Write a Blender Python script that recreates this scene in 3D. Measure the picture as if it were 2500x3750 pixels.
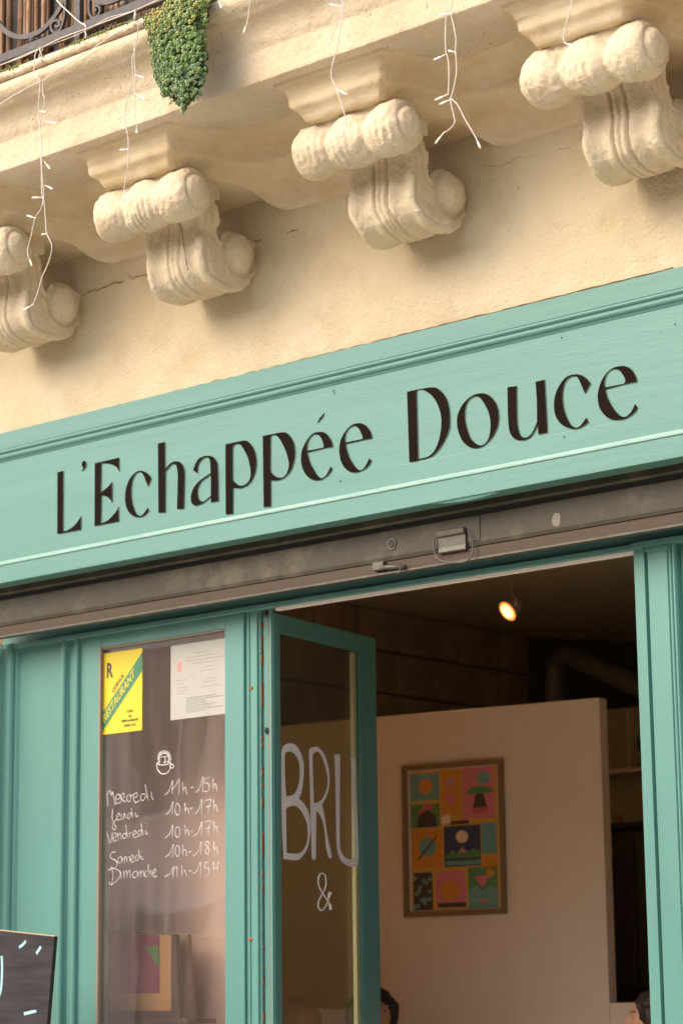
import bpy, bmesh, math, random
import numpy as np
from mathutils import Vector, Matrix
from mathutils.geometry import tessellate_polygon
random.seed(7)
SC = bpy.context.scene
for o in list(bpy.data.objects): bpy.data.objects.remove(o)
COL = SC.collection
PI = math.pi

# ---------------------------------------------------------------- camera
FPX = 8864.7
yaw, pitch, roll = [math.radians(a) for a in (40.6356, 11.9130, -0.66670)]
cy, sy, cp, sp = math.cos(yaw), math.sin(yaw), math.cos(pitch), math.sin(pitch)
CF = Vector((-sy*cp, cy*cp, sp)); R0 = Vector((cy, sy, 0)); U0 = R0.cross(CF)
CR = R0*math.cos(roll)+U0*math.sin(roll); CU = -R0*math.sin(roll)+U0*math.cos(roll)
CC = Vector((-CF.x/CF.y*6.5, -6.5, 1.6))
cam = bpy.data.cameras.new('camera'); camo = bpy.data.objects.new('camera', cam); COL.objects.link(camo)
camo.matrix_world = Matrix(((CR.x, CU.x, -CF.x, CC.x), (CR.y, CU.y, -CF.y, CC.y), (CR.z, CU.z, -CF.z, CC.z), (0, 0, 0, 1)))
cam.sensor_fit = 'VERTICAL'; cam.sensor_height = 36; cam.sensor_width = 24; cam.lens = FPX/3750*36
cam.clip_start = .1; cam.clip_end = 500
cam.dof.use_dof = True; cam.dof.focus_distance = 8.35; cam.dof.aperture_fstop = 2.8
SC.camera = camo

# ---------------------------------------------------------------- world, sun, exposure
SUN_EL, SUN_AZ = math.radians(38), math.radians(207)   # azimuth clockwise from +y (north)
w = bpy.data.worlds.new('World'); SC.world = w; w.use_nodes = True
nt = w.node_tree; nt.nodes.clear()
sky = nt.nodes.new('ShaderNodeTexSky'); sky.sky_type = 'NISHITA'; sky.sun_disc = False
sky.sun_elevation = SUN_EL; sky.sun_rotation = SUN_AZ; sky.air_density = 1.0; sky.dust_density = 5.0; sky.ozone_density = .6
bg = nt.nodes.new('ShaderNodeBackground'); bg.inputs[1].default_value = .15
wo = nt.nodes.new('ShaderNodeOutputWorld')
nt.links.new(sky.outputs[0], bg.inputs[0]); nt.links.new(bg.outputs[0], wo.inputs[0])
sl = bpy.data.lights.new('sun', 'SUN'); sl.energy = .18; sl.angle = math.radians(62); sl.color = (1, .92, .80)
so = bpy.data.objects.new('sun', sl); COL.objects.link(so)
sd = Vector((math.sin(SUN_AZ)*math.cos(SUN_EL), math.cos(SUN_AZ)*math.cos(SUN_EL), math.sin(SUN_EL)))
so.rotation_euler = sd.to_track_quat('Z', 'Y').to_euler(); so.location = sd*30
SC.view_settings.view_transform = 'Standard'; SC.view_settings.look = 'None'
SC.view_settings.exposure = 1.33; SC.view_settings.gamma = 1
SC.cycles.max_bounces = 10; SC.cycles.transparent_max_bounces = 16; SC.cycles.diffuse_bounces = 8

def at(px, py, x=None, y=None, z=None, p=None, n=None):
    """point where the sight line through photograph pixel (px, py) meets a real plane of the place"""
    d = CF + CR*((px-1250)/FPX) - CU*((py-1875)/FPX)
    if p is not None: t = (p-CC).dot(n)/d.dot(n)
    elif y is not None: t = (y-CC.y)/d.y
    elif x is not None: t = (x-CC.x)/d.x
    else: t = (z-CC.z)/d.z
    return CC+d*t

# ---------------------------------------------------------------- materials
def mat(name, col, rough=.6, spec=.5, metal=0, var=.0, vscale=4., col2=None, bump=0., bscale=60., bump2=0., b2scale=8., speck=0., speckcol=(.2, .15, .1), stain=None, coat=0, stretch=None, emit=None):
    m = bpy.data.materials.new(name); m.use_nodes = True; n = m.node_tree; N = n.nodes; L = n.links
    b = N['Principled BSDF']; b.inputs['Roughness'].default_value = rough; b.inputs['Metallic'].default_value = metal
    b.inputs['Specular IOR Level'].default_value = spec; b.inputs['Coat Weight'].default_value = coat
    tc = N.new('ShaderNodeTexCoord'); vec = tc.outputs['Object']
    if stretch:
        mp = N.new('ShaderNodeMapping'); mp.inputs['Scale'].default_value = stretch; L.new(vec, mp.inputs[0]); vec = mp.outputs[0]
    cur = None
    rgb = N.new('ShaderNodeRGB'); rgb.outputs[0].default_value = (*col, 1); cur = rgb.outputs[0]
    def noise(s, det=6, r=.6):
        t = N.new('ShaderNodeTexNoise'); t.inputs['Scale'].default_value = s; t.inputs['Detail'].default_value = det; t.inputs['Roughness'].default_value = r
        L.new(vec, t.inputs['Vector']); return t.outputs['Fac']
    def ramp(f, a, c):
        r = N.new('ShaderNodeMapRange'); r.inputs['From Min'].default_value = a; r.inputs['From Max'].default_value = c; L.new(f, r.inputs['Value']); return r.outputs[0]
    def mix(f, a, bcol, k=1.):
        x = N.new('ShaderNodeMix'); x.data_type = 'RGBA'
        if k != 1.:
            mm = N.new('ShaderNodeMath'); mm.operation = 'MULTIPLY'; L.new(f, mm.inputs[0]); mm.inputs[1].default_value = k; f = mm.outputs[0]
        L.new(f, x.inputs['Factor']); L.new(a, x.inputs[6]); x.inputs[7].default_value = (*bcol, 1); return x.outputs[2]
    if var:
        c2 = col2 or tuple(c*(1-var) for c in col)
        cur = mix(ramp(noise(vscale), .35, .7), cur, c2)
    if stain:
        scol, ssc, lo, hi, k = stain
        cur = mix(ramp(noise(ssc, 8, .7), lo, hi), cur, scol, k)
    if speck:
        cur = mix(ramp(noise(70, 3, .5), 1-speck-.05, 1-speck), cur, speckcol)
    L.new(cur, b.inputs['Base Color'])
    if bump or bump2:
        h = None
        bb = N.new('ShaderNodeBump'); bb.inputs['Strength'].default_value = 1; bb.inputs['Distance'].default_value = 1
        m1 = N.new('ShaderNodeMath'); m1.operation = 'MULTIPLY'; L.new(noise(bscale, 4, .65), m1.inputs[0]); m1.inputs[1].default_value = bump
        m2 = N.new('ShaderNodeMath'); m2.operation = 'MULTIPLY_ADD'; L.new(noise(b2scale, 3, .5), m2.inputs[0]); m2.inputs[1].default_value = bump2; L.new(m1.outputs[0], m2.inputs[2])
        L.new(m2.outputs[0], bb.inputs['Height']); L.new(bb.outputs[0], b.inputs['Normal'])
    if emit:
        b.inputs['Emission Color'].default_value = (*emit[0], 1); b.inputs['Emission Strength'].default_value = emit[1]
    return m

def glass_mat(name, tint, refl=1.0, haze=0, haze_col=(.5, .5, .5)):
    m = bpy.data.materials.new(name); m.use_nodes = True; N = m.node_tree.nodes; L = m.node_tree.links; N.clear()
    out = N.new('ShaderNodeOutputMaterial'); mx = N.new('ShaderNodeMixShader'); tr = N.new('ShaderNodeBsdfTransparent'); tr.inputs[0].default_value = (*tint, 1)
    gl = N.new('ShaderNodeBsdfGlossy'); gl.inputs['Roughness'].default_value = .0
    fr = N.new('ShaderNodeFresnel'); fr.inputs[0].default_value = 1.52
    ge = N.new('ShaderNodeNewGeometry'); s = N.new('ShaderNodeMath'); s.operation = 'SUBTRACT'; s.inputs[0].default_value = 1
    L.new(ge.outputs['Backfacing'], s.inputs[1]); k = N.new('ShaderNodeMath'); k.operation = 'MULTIPLY'
    L.new(fr.outputs[0], k.inputs[0]); L.new(s.outputs[0], k.inputs[1])
    k2 = N.new('ShaderNodeMath'); k2.operation = 'MULTIPLY'; k2.inputs[1].default_value = refl; k2.use_clamp = True; L.new(k.outputs[0], k2.inputs[0])
    tc = N.new('ShaderNodeTexCoord'); no = N.new('ShaderNodeTexNoise'); no.inputs['Scale'].default_value = 1.5; bp = N.new('ShaderNodeBump'); bp.inputs['Distance'].default_value = .004
    L.new(tc.outputs['Object'], no.inputs[0]); L.new(no.outputs[0], bp.inputs['Height']); L.new(bp.outputs[0], gl.inputs['Normal'])
    L.new(k2.outputs[0], mx.inputs[0]); L.new(tr.outputs[0], mx.inputs[1]); L.new(gl.outputs[0], mx.inputs[2]); 
    df = N.new('ShaderNodeBsdfDiffuse'); df.inputs[0].default_value = (*haze_col, 1); m2 = N.new('ShaderNodeMixShader')   # milky reflection haze, vertically streaked, put into the pane as diffuse colour
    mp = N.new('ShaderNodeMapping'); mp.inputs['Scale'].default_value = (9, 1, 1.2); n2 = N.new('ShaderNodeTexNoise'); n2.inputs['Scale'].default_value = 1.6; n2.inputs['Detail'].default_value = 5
    L.new(tc.outputs['Object'], mp.inputs[0]); L.new(mp.outputs[0], n2.inputs[0]); mr = N.new('ShaderNodeMapRange'); mr.inputs['From Min'].default_value = .3; mr.inputs['From Max'].default_value = .7; mr.inputs['To Min'].default_value = haze*.55; mr.inputs['To Max'].default_value = haze*1.35
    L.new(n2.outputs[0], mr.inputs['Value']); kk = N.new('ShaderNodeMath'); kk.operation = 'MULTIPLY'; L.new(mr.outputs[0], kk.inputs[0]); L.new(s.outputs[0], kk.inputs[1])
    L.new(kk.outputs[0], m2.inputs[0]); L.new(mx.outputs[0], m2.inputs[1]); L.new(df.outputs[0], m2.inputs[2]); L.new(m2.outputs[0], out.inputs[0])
    return m

M = {}
M['plaster'] = mat('cream_plaster', (.61, .53, .37), .9, .2, var=.1, vscale=2.2, col2=(.56, .47, .305), stain=((.46, .35, .22), 3.2, .5, .74, .75), speck=.27, speckcol=(.5, .34, .18), bump=.0085, bscale=75, bump2=.014, b2scale=9)
M['balcony'] = mat('balcony_plaster', (.60, .515, .375), .9, .2, var=.1, vscale=3, col2=(.54, .45, .30), stain=((.46, .34, .19), 5, .55, .72, .6), speck=.28, speckcol=(.35, .24, .14), bump=.007, bscale=48, bump2=.01, b2scale=10)
M['cornice'] = mat('cornice_plaster', (.66, .57, .40), .9, .2, var=.1, vscale=4, col2=(.56, .45, .28), stain=((.50, .33, .14), 3.0, .5, .7, .65), bump=.004, bscale=50, bump2=.008, b2scale=9)
M['corbel'] = mat('carved_stone_limewash', (.64, .56, .405), .92, .2, var=.1, vscale=6, col2=(.60, .50, .35), stain=((.46, .36, .21), 7, .56, .76, .6), speck=.26, speckcol=(.36, .25, .15), bump=.0045, bscale=70, bump2=.008, b2scale=16)
M['rim'] = mat('weathered_render', (.74, .62, .46), .95, .1, var=.2, vscale=14, col2=(.50, .38, .26), stain=((.26, .27, .08), 9, .56, .62, .8), bump=.01, bscale=45)
M['mint'] = mat('mint_gloss_paint', (.102, .245, .218), .45, .35, var=.12, vscale=5, speck=.232, speckcol=(.05, .12, .09), bump=.0006, bscale=200, bump2=.0010, b2scale=25, stretch=(.08, 1, 1))
M['teal'] = mat('teal_gloss_paint', (.10, .262, .230), .40, .4, var=.15, vscale=4, bump=.0006, bscale=150, bump2=.001, b2scale=14, stretch=(1, 1, .2))
M['pale'] = mat('highlight_and_joint_paint', (.27, .42, .38), .5, .4, var=.2, vscale=50, col2=(.18, .34, .30), stretch=(.1, 1, 1))  # gloss highlight painted into the lower moulding as paler mint; also joint hairlines
M['darkgap'] = mat('dark_gap', (.03, .03, .03), .9)
M['black'] = mat('black_acrylic', (.009, .004, .0035), .5, .03, var=.3, vscale=6)
M['edge'] = mat('acrylic_edge', (.34, .36, .25), .25, .6)
M['shutter'] = mat('shutter_grey_paint', (.056, .051, .038), .55, .2, var=.2, vscale=5, col2=(.05, .044, .031), stain=((.13, .11, .075), 6, .5, .72, .8), speck=.255, speckcol=(.08, .06, .045), bump=.001, bscale=90, bump2=.002, b2scale=10)
M['shutter_lip'] = mat('shutter_rusty_lip', (.066, .05, .035), .6, .2, var=.3, vscale=16, col2=(.07, .045, .03), bump=.002, bscale=70)
M['hardware'] = mat('painted_steel_hardware', (.085, .078, .055), .45, .5, var=.3, vscale=25, col2=(.05, .042, .03), bump=.001, bscale=90)
M['rust'] = mat('bare_rust', (.33, .10, .03), .9, .2, var=.4, vscale=40)
M['strip'] = mat('grey_brown_seal', (.15, .115, .10), .7, .3, var=.4, vscale=12, col2=(.28, .12, .06), stretch=(1, 1, .3))
M['bead'] = mat('glazing_bead_brown', (.22, .18, .13), .6)
M['white'] = mat('white_paint', (.78, .74, .68), .5)
M['iron'] = mat('wrought_iron_grey', (.055, .05, .052), .6, .4, metal=.1, var=.35, vscale=25, col2=(.10, .085, .08), bump=.002, bscale=90)
M['cable'] = mat('black_cable', (.02, .018, .018), .5)
M['cord'] = mat('cream_cord', (.66, .60, .51), .5, .4, var=.15, vscale=40)
M['bulbw'] = mat('white_lamp_sleeve', (.86, .82, .76), .35)
M['bulbtip'] = mat('amber_led_tip', (.72, .42, .18), .25)
M['bamboo'] = mat('bamboo_cane', (.17, .09, .045), .6, .4, var=.45, vscale=9, col2=(.20, .10, .05), bump=.002, bscale=60, stretch=(1, 1, .35))
M['bamboo2'] = mat('bamboo_cane_pale', (.26, .155, .08), .6, .4, var=.4, vscale=9, col2=(.26, .15, .07), bump=.002, bscale=60, stretch=(1, 1, .35))
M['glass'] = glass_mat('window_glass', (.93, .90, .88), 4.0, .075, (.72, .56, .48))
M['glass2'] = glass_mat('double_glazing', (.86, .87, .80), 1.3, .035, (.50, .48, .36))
M['inkw'] = mat('white_marker', (.70, .68, .65), .6)
M['yellow'] = mat('yellow_print', (.60, .47, .012), .5, var=.04)
M['green'] = mat('green_print', (.03, .17, .08), .5)
M['ink'] = mat('black_print', (.03, .025, .01), .5)
M['paper'] = mat('white_paper', (.37, .365, .33), .7, var=.07, vscale=8)
M['greyink'] = mat('grey_print', (.13, .135, .13), .7)
M['pink'] = mat('pink_print', (.62, .22, .22), .7)
M['slate'] = mat('chalkboard_black', (.022, .021, .024), .75, .2, var=.5, vscale=30, col2=(.05, .048, .05), stretch=(.12, 1, 1))
M['chalk'] = mat('pale_blue_chalk', (.34, .55, .62), .8, var=.1, vscale=60)
M['rawwood'] = mat('raw_wood_edge', (.55, .40, .22), .8)
M['leafa'] = mat('sedum_green', (.25, .36, .13), .6, .3, var=.5, vscale=40, col2=(.12, .19, .07))
M['leafb'] = mat('sedum_yellow', (.38, .41, .14), .6, .3, var=.4, vscale=40, col2=(.26, .31, .09))
M['leafc'] = mat('sedum_ochre', (.48, .30, .10), .6, .3, var=.3, vscale=40)
M['leafd'] = mat('sedum_bluegreen', (.31, .42, .23), .6, .3, var=.5, vscale=40, col2=(.14, .22, .12))
M['stem'] = mat('sedum_shade', (.02, .035, .015), .9)  # not stems: near-black colour for the shade between the rosettes
M['moss'] = mat('moss', (.22, .23, .05), .95, var=.4, vscale=60)
M['ceil'] = mat('cafe_ceiling', (.42, .38, .27), .9, var=.1)
M['stone'] = mat('brown_stone', (.36, .265, .18), .95, var=.4, vscale=5, col2=(.22, .155, .10), bump=.02, bscale=20)
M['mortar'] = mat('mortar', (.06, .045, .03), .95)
M['partition'] = mat('warm_white_plaster', (.82, .66, .50), .85, var=.04)
M['innerwall'] = mat('pink_beige_plaster', (.80, .62, .53), .85, var=.06)
M['back'] = mat('back_room_wall', (.62, .56, .34), .9, var=.1)
M['dark'] = mat('dark_furniture', (.07, .055, .05), .7, var=.3)
M['floor'] = mat('cafe_floor', (.42, .32, .23), .6, var=.2)
M['duct'] = mat('galvanised_duct', (.10, .095, .08), .45, metal=.1, var=.2)
M['framewood'] = mat('picture_frame_wood', (.26, .16, .065), .6, var=.2)
M['lampmetal'] = mat('lamp_chrome', (.6, .5, .4), .35, metal=.4)
M['skin'] = mat('skin', (.52, .27, .17), .6, var=.08)
M['hair'] = mat('dark_hair', (.02, .014, .012), .55, var=.4, vscale=30)
M['shirt'] = mat('dark_shirt', (.10, .09, .11), .9)
M['street'] = mat('street_limestone_paving', (.58, .51, .41), .9, var=.2, bump=.004, bscale=60)
M['pave'] = mat('pavement_limestone', (.68, .61, .49), .85, var=.15, bump=.003, bscale=40)
M['opp'] = mat('opposite_facade_render', (.80, .62, .52), .9, var=.1, vscale=1.)
M['oppwin'] = mat('opposite_window_glass', (.05, .055, .06), .15)
M['oppshut'] = mat('opposite_shutter', (.45, .36, .33), .6)
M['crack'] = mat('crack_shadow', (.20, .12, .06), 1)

# ---------------------------------------------------------------- mesh helpers
class MB:
    def __init__(s): s.v = []; s.f = []; s.mi = []
    def add(s, vs, fs, mi=0):
        k = len(s.v); s.v += [tuple(v) for v in vs]; s.f += [tuple(i+k for i in f) for f in fs]; s.mi += [mi]*len(fs); return s
    def box(s, x0, x1, y0, y1, z0, z1, mi=0):
        v = [(x, y, z) for x in (x0, x1) for y in (y0, y1) for z in (z0, z1)]
        return s.add(v, [(0, 1, 3, 2), (4, 6, 7, 5), (0, 4, 5, 1), (2, 3, 7, 6), (0, 2, 6, 4), (1, 5, 7, 3)], mi)
    def prof(s, pts, x0, x1, mi=0, seg=1):
        """closed outline of (y, z) points carried along x"""
        n = len(pts); v = []
        for k in range(seg+1):
            x = x0+(x1-x0)*k/seg; v += [(x, y, z) for y, z in pts]
        f = [(k*n+i, k*n+(i+1) % n, (k+1)*n+(i+1) % n, (k+1)*n+i) for k in range(seg) for i in range(n)]
        f += [tuple(range(n))[::-1], tuple(seg*n+i for i in range(n))]
        return s.add(v, f, mi)
    def vprof(s, pts, z0, z1, mi=0):
        n = len(pts); v = [(x, y, z0) for x, y in pts]+[(x, y, z1) for x, y in pts]
        return s.add(v, [(i, (i+1) % n, n+(i+1) % n, n+i) for i in range(n)]+[tuple(range(n))[::-1], tuple(range(n, 2*n))], mi)
    def tube(s, path, r, n=6, mi=0, rs=None, flat=None):
        P = [Vector(p) for p in path]; v = []; N = len(P)
        t0 = (P[1]-P[0]).normalized(); a = Vector((0, 0, 1)) if abs(t0.z) < .9 else Vector((1, 0, 0)); u = t0.cross(a).normalized()
        for i, p in enumerate(P):
            t = (P[min(i+1, N-1)]-P[max(i-1, 0)]).normalized(); u = (u-t*u.dot(t))
            u = u.normalized() if u.length > 1e-6 else t.orthogonal().normalized(); w = t.cross(u); rr = rs[i] if rs else r
            for k in range(n):
                q = 2*PI*k/n; v.append(p+u*rr*math.cos(q)+w*rr*math.sin(q))
        f = [(i*n+k, i*n+(k+1) % n, (i+1)*n+(k+1) % n, (i+1)*n+k) for i in range(N-1) for k in range(n)]
        f += [tuple(range(n))[::-1], tuple((N-1)*n+k for k in range(n))]
        return s.add(v, f, mi)
    def ball(s, c, r, n=8, m=6, mi=0, rot=None):
        c = Vector(c); r = Vector(r) if hasattr(r, '__len__') else Vector((r, r, r)); v = []
        for j in range(m+1):
            th = PI*j/m
            for k in range(n):
                q = 2*PI*k/n; p = Vector((r.x*math.sin(th)*math.cos(q), r.y*math.sin(th)*math.sin(q), r.z*math.cos(th)))
                if rot: p = rot @ p
                v.append(c+p)
        return s.add(v, [(j*n+k, (j+1)*n+k, (j+1)*n+(k+1) % n, j*n+(k+1) % n) for j in range(m) for k in range(n)], mi)
    def mesh(s, name, mats, smooth=False, bevel=0, seg=2):
        me = bpy.data.meshes.new(name); me.from_pydata(s.v, [], s.f)
        mats = mats if isinstance(mats, (list, tuple)) else [mats]
        for m in mats: me.materials.append(m)
        if len(mats) > 1: me.polygons.foreach_set('material_index', s.mi)
        b = bmesh.new(); b.from_mesh(me); bmesh.ops.recalc_face_normals(b, faces=b.faces)
        if bevel: bmesh.ops.bevel(b, geom=[e for e in b.edges if e.is_manifold and e.calc_face_angle(0) > .6], offset=bevel, segments=seg, affect='EDGES', profile=.5)
        b.to_mesh(me); b.free()
        if smooth: me.polygons.foreach_set('use_smooth', [True]*len(me.polygons))
        return me
    def obj(s, name, mats, parent=None, smooth=False, bevel=0, **k): return link(name, s.mesh(name, mats, smooth, bevel), parent, **k)

def link(name, me, parent=None, label=None, cat=None, group=None, kind=None):
    o = bpy.data.objects.new(name, me); COL.objects.link(o)
    if parent is not None:
        o.parent = parent
        P = Matrix.Identity(4); q = parent
        while q is not None: P = q.matrix_basis @ P; q = q.parent
        o.matrix_parent_inverse = P.inverted()
    if label: o['label'] = label
    if cat: o['category'] = cat
    if group: o['group'] = group
    if kind: o['kind'] = kind
    return o
def thing(name, label, cat, loc=(0, 0, 0), group=None):
    o = link(name, None, None, label, cat, group); o.location = loc; return o
def B(name, m, parent, x0, x1, y0, y1, z0, z1, bevel=.002, **k):
    return MB().box(x0, x1, y0, y1, z0, z1).obj(name, m, parent, bevel=bevel, **k)
def copy_tree(o, parent=None, loc=None):
    c = o.copy(); COL.objects.link(c)
    if parent is not None: c.parent = parent
    if loc is not None: c.location = loc
    for ch in o.children: copy_tree(ch, c)
    return c

def crv(pts, per=6):
    """closed outline: (x,y) smooth points, (x,y,1) corners -> dense polygon"""
    n = len(pts); out = []
    for i in range(n):
        p0, p1, p2, p3 = pts[i-1], pts[i], pts[(i+1) % n], pts[(i+2) % n]
        c1, c2 = len(p1) > 2 and p1[2], len(p2) > 2 and p2[2]
        if c1 and c2: out.append((p1[0], p1[1])); continue
        a = (2*p1[0]-p2[0], 2*p1[1]-p2[1]) if c1 else p0
        d = (2*p2[0]-p1[0], 2*p2[1]-p1[1]) if c2 else p3
        if c1: a = ((p1[0]*2-p2[0]), (p1[1]*2-p2[1]))
        for k in range(per):
            t = k/per
            out.append(tuple(.5*((2*p1[j])+(-a[j]+p2[j])*t+(2*a[j]-5*p1[j]+4*p2[j]-d[j])*t*t+(-a[j]+3*p1[j]-3*p2[j]+d[j])*t**3) for j in (0, 1)))
    return out
def opencrv(pts, per=6):
    pts = [tuple(p) for p in pts]; n = len(pts); out = []; D = len(pts[0])
    for i in range(n-1):
        p1, p2 = pts[i], pts[i+1]; a = pts[i-1] if i else tuple(2*p1[j]-p2[j] for j in range(D)); d = pts[i+2] if i+2 < n else tuple(2*p2[j]-p1[j] for j in range(D))
        for k in range(per):
            t = k/per; out.append(tuple(.5*((2*p1[j])+(-a[j]+p2[j])*t+(2*a[j]-5*p1[j]+4*p2[j]-d[j])*t*t+(-a[j]+3*p1[j]-3*p2[j]+d[j])*t**3) for j in range(D)))
    out.append(pts[-1]); return out

def slab2d(name, contours, origin, ux, uz, thick, m, parent, bevel=0, **k):
    """solid plate from outlines given as world points in the plane (origin, ux, uz); its back lies in the plane, its front stands `thick` in front"""
    n = uz.cross(ux).normalized()*-1   # towards the viewer side
    cs = [[((p-origin).dot(ux), (p-origin).dot(uz)) for p in c] for c in contours]
    cu = bpy.data.curves.new(name, 'CURVE'); cu.dimensions = '2D'; cu.fill_mode = 'BOTH'; cu.extrude = thick/2
    if bevel: cu.bevel_depth = bevel; cu.offset = -bevel
    for c in cs:
        s = cu.splines.new('POLY'); s.points.add(len(c)-1); s.use_cyclic_u = True
        for i, (a, b) in enumerate(c): s.points[i].co = (a, b, 0, 1)
    tmp = bpy.data.objects.new('tmp', cu); COL.objects.link(tmp); dg = bpy.context.evaluated_depsgraph_get()
    me = bpy.data.meshes.new_from_object(tmp.evaluated_get(dg)); bpy.data.objects.remove(tmp)
    me.name = name; me.materials.clear(); me.materials.append(m)
    mtx = Matrix(((ux.x, uz.x, n.x, origin.x), (ux.y, uz.y, n.y, origin.y), (ux.z, uz.z, n.z, origin.z), (0, 0, 0, 1)))
    me.transform(Matrix.Translation(n*(thick/2)) @ mtx)
    return link(name, me, parent, **k)
X, Z = Vector((1, 0, 0)), Vector((0, 0, 1))

def textmesh(body, size, m, name, parent, origin, ux, uz, thick=.0006, align='LEFT', sx=1., shear=0., offs=0., **k):
    cu = bpy.data.curves.new(name, 'FONT'); cu.body = body; cu.size = size; cu.extrude = thick/2; cu.align_x = align; cu.shear = shear; cu.offset = offs; cu.resolution_u = 2
    tmp = bpy.data.objects.new('tmp', cu); COL.objects.link(tmp); dg = bpy.context.evaluated_depsgraph_get()
    me = bpy.data.meshes.new_from_object(tmp.evaluated_get(dg)); bpy.data.objects.remove(tmp); me.materials.clear(); me.materials.append(m)
    n = ux.cross(uz).normalized()
    me.transform(Matrix(((ux.x*sx, uz.x, n.x, origin.x), (ux.y*sx, uz.y, n.y, origin.y), (ux.z*sx, uz.z, n.z, origin.z), (0, 0, 0, 1))))
    return link(name, me, parent, **k)

# ---------------------------------------------------------------- signed-distance sculpting
def nets(field, lo, h):
    """surface nets: field (nx,ny,nz) negative inside -> verts, quads"""
    nx, ny, nz = field.shape; s = field < 0
    c = np.zeros((nx-1, ny-1, nz-1, 3)); cnt = np.zeros((nx-1, ny-1, nz-1))
    off = [(i, j, k) for i in (0, 1) for j in (0, 1) for k in (0, 1)]
    def sub(a, o): return a[o[0]:o[0]+nx-1, o[1]:o[1]+ny-1, o[2]:o[2]+nz-1]
    for a in off:
        for ax in range(3):
            if a[ax]: continue
            b = list(a); b[ax] = 1
            fa, fb = sub(field, a), sub(field, b); cr = (fa < 0) != (fb < 0)
            t = np.where(cr, fa/np.where(cr, fa-fb, 1), 0)
            for d in range(3): c[..., d] += np.where(cr, a[d]+(t if d == ax else 0), 0)
            cnt += cr
    act = cnt > 0; idx = -np.ones(act.shape, int); idx[act] = np.arange(act.sum())
    I = np.argwhere(act); V = (I+c[act]/cnt[act][:, None])*h+np.array(lo)
    F = []
    for ax in range(3):
        a = [slice(None)]*3; b = [slice(None)]*3; a[ax] = slice(0, -1); b[ax] = slice(1, None)
        sa, sb = s[tuple(a)], s[tuple(b)]; E = np.argwhere(sa != sb)
        o1, o2 = [(1, 2), (2, 0), (0, 1)][ax]
        ok = (E[:, o1] > 0) & (E[:, o2] > 0) & (E[:, o1] < field.shape[o1]-1) & (E[:, o2] < field.shape[o2]-1); E = E[ok]
        def g(d1, d2):
            q = E.copy(); q[:, o1] -= d1; q[:, o2] -= d2; return idx[q[:, 0], q[:, 1], q[:, 2]]
        Q = np.stack([g(0, 0), g(1, 0), g(1, 1), g(0, 1)], 1)
        fl = ~sa[E[:, 0], E[:, 1], E[:, 2]]; Q[fl] = Q[fl][:, ::-1]; F.append(Q)
    return V, np.concatenate(F)
def netmesh(name, field, lo, h, m):
    V, F = nets(field, lo, h); me = bpy.data.meshes.new(name)
    me.vertices.add(len(V)); me.vertices.foreach_set('co', V.ravel()); me.loops.add(F.size); me.loops.foreach_set('vertex_index', F.ravel())
    me.polygons.add(len(F)); me.polygons.foreach_set('loop_start', np.arange(0, F.size, 4)); me.polygons.foreach_set('use_smooth', np.ones(len(F), bool))
    me.update(calc_edges=True); me.validate(); me.materials.append(m); return me
def smin(a, b, k):
    hh = np.clip(.5+.5*(b-a)/k, 0, 1); return b*(1-hh)+a*hh-k*hh*(1-hh)
def poly_sdf(P, Yg, Zg):
    P = np.array(P); d = np.full(Yg.shape, 1e9); ins = np.zeros(Yg.shape, bool)
    for i in range(len(P)):
        a, b = P[i-1], P[i]; e = b-a; wy, wz = Yg-a[0], Zg-a[1]; t = np.clip((wy*e[0]+wz*e[1])/max(e@e, 1e-12), 0, 1)
        d = np.minimum(d, (wy-e[0]*t)**2+(wz-e[1]*t)**2)
        c = ((a[1] > Zg) != (b[1] > Zg)) & (Yg < (b[0]-a[0])*(Zg-a[1])/((b[1]-a[1]) or 1e-12)+a[0]); ins ^= c
    return np.where(ins, -1, 1)*np.sqrt(d)
def vnoise(shape, cell, rng):
    """smooth random field on a grid of the given shape"""
    n = [int(s/cell)+3 for s in shape]; g = rng.standard_normal(n)
    def ax(a, s, k):
        x = np.arange(s)/cell; i = x.astype(int); f = x-i; f = f*f*(3-2*f)
        a = np.moveaxis(a, k, 0); r = a[i]*(1-f).reshape(-1, *[1]*(a.ndim-1))+a[i+1]*f.reshape(-1, *[1]*(a.ndim-1)); return np.moveaxis(r, 0, k)
    for k, s in enumerate(shape): g = ax(g, s, k)
    return g

# ================================================================ SETTING
XL, XR = -7.5, 7.5
MB().box(-40, 40, -11.2, -1.35, -.3, 0).obj('road', M['street'], kind='structure')
MB().box(-40, 40, -1.346, 0.3, -.3, .12).obj('pavement', M['pave'], kind='structure', bevel=.01)
MB().box(-40, 40, -14, -11.204, -.3, .12).obj('pavement_opposite', M['pave'], kind='structure')
g = MB().box(-200, 200, -200, 200, -1.3, -.31); g.obj('ground', M['street'], kind='structure')

# facade wall (behind the sign, above the shopfront), with a dark groove where the sign meets it
YW = .03
fw = thing('facade_wall', 'cream plastered facade above the mint shopfront, cracked and stained', 'wall')
MB().box(XL, XR, YW, .45, 3.50, 11).obj('plaster', M['plaster'], fw)
MB().box(XL, -2.10, YW+.02, .45, 0, 3.178).obj('plaster', M['plaster'], fw)
MB().box(2.2, XR, YW+.02, .45, 0, 3.178).obj('plaster', M['plaster'], fw)
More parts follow.
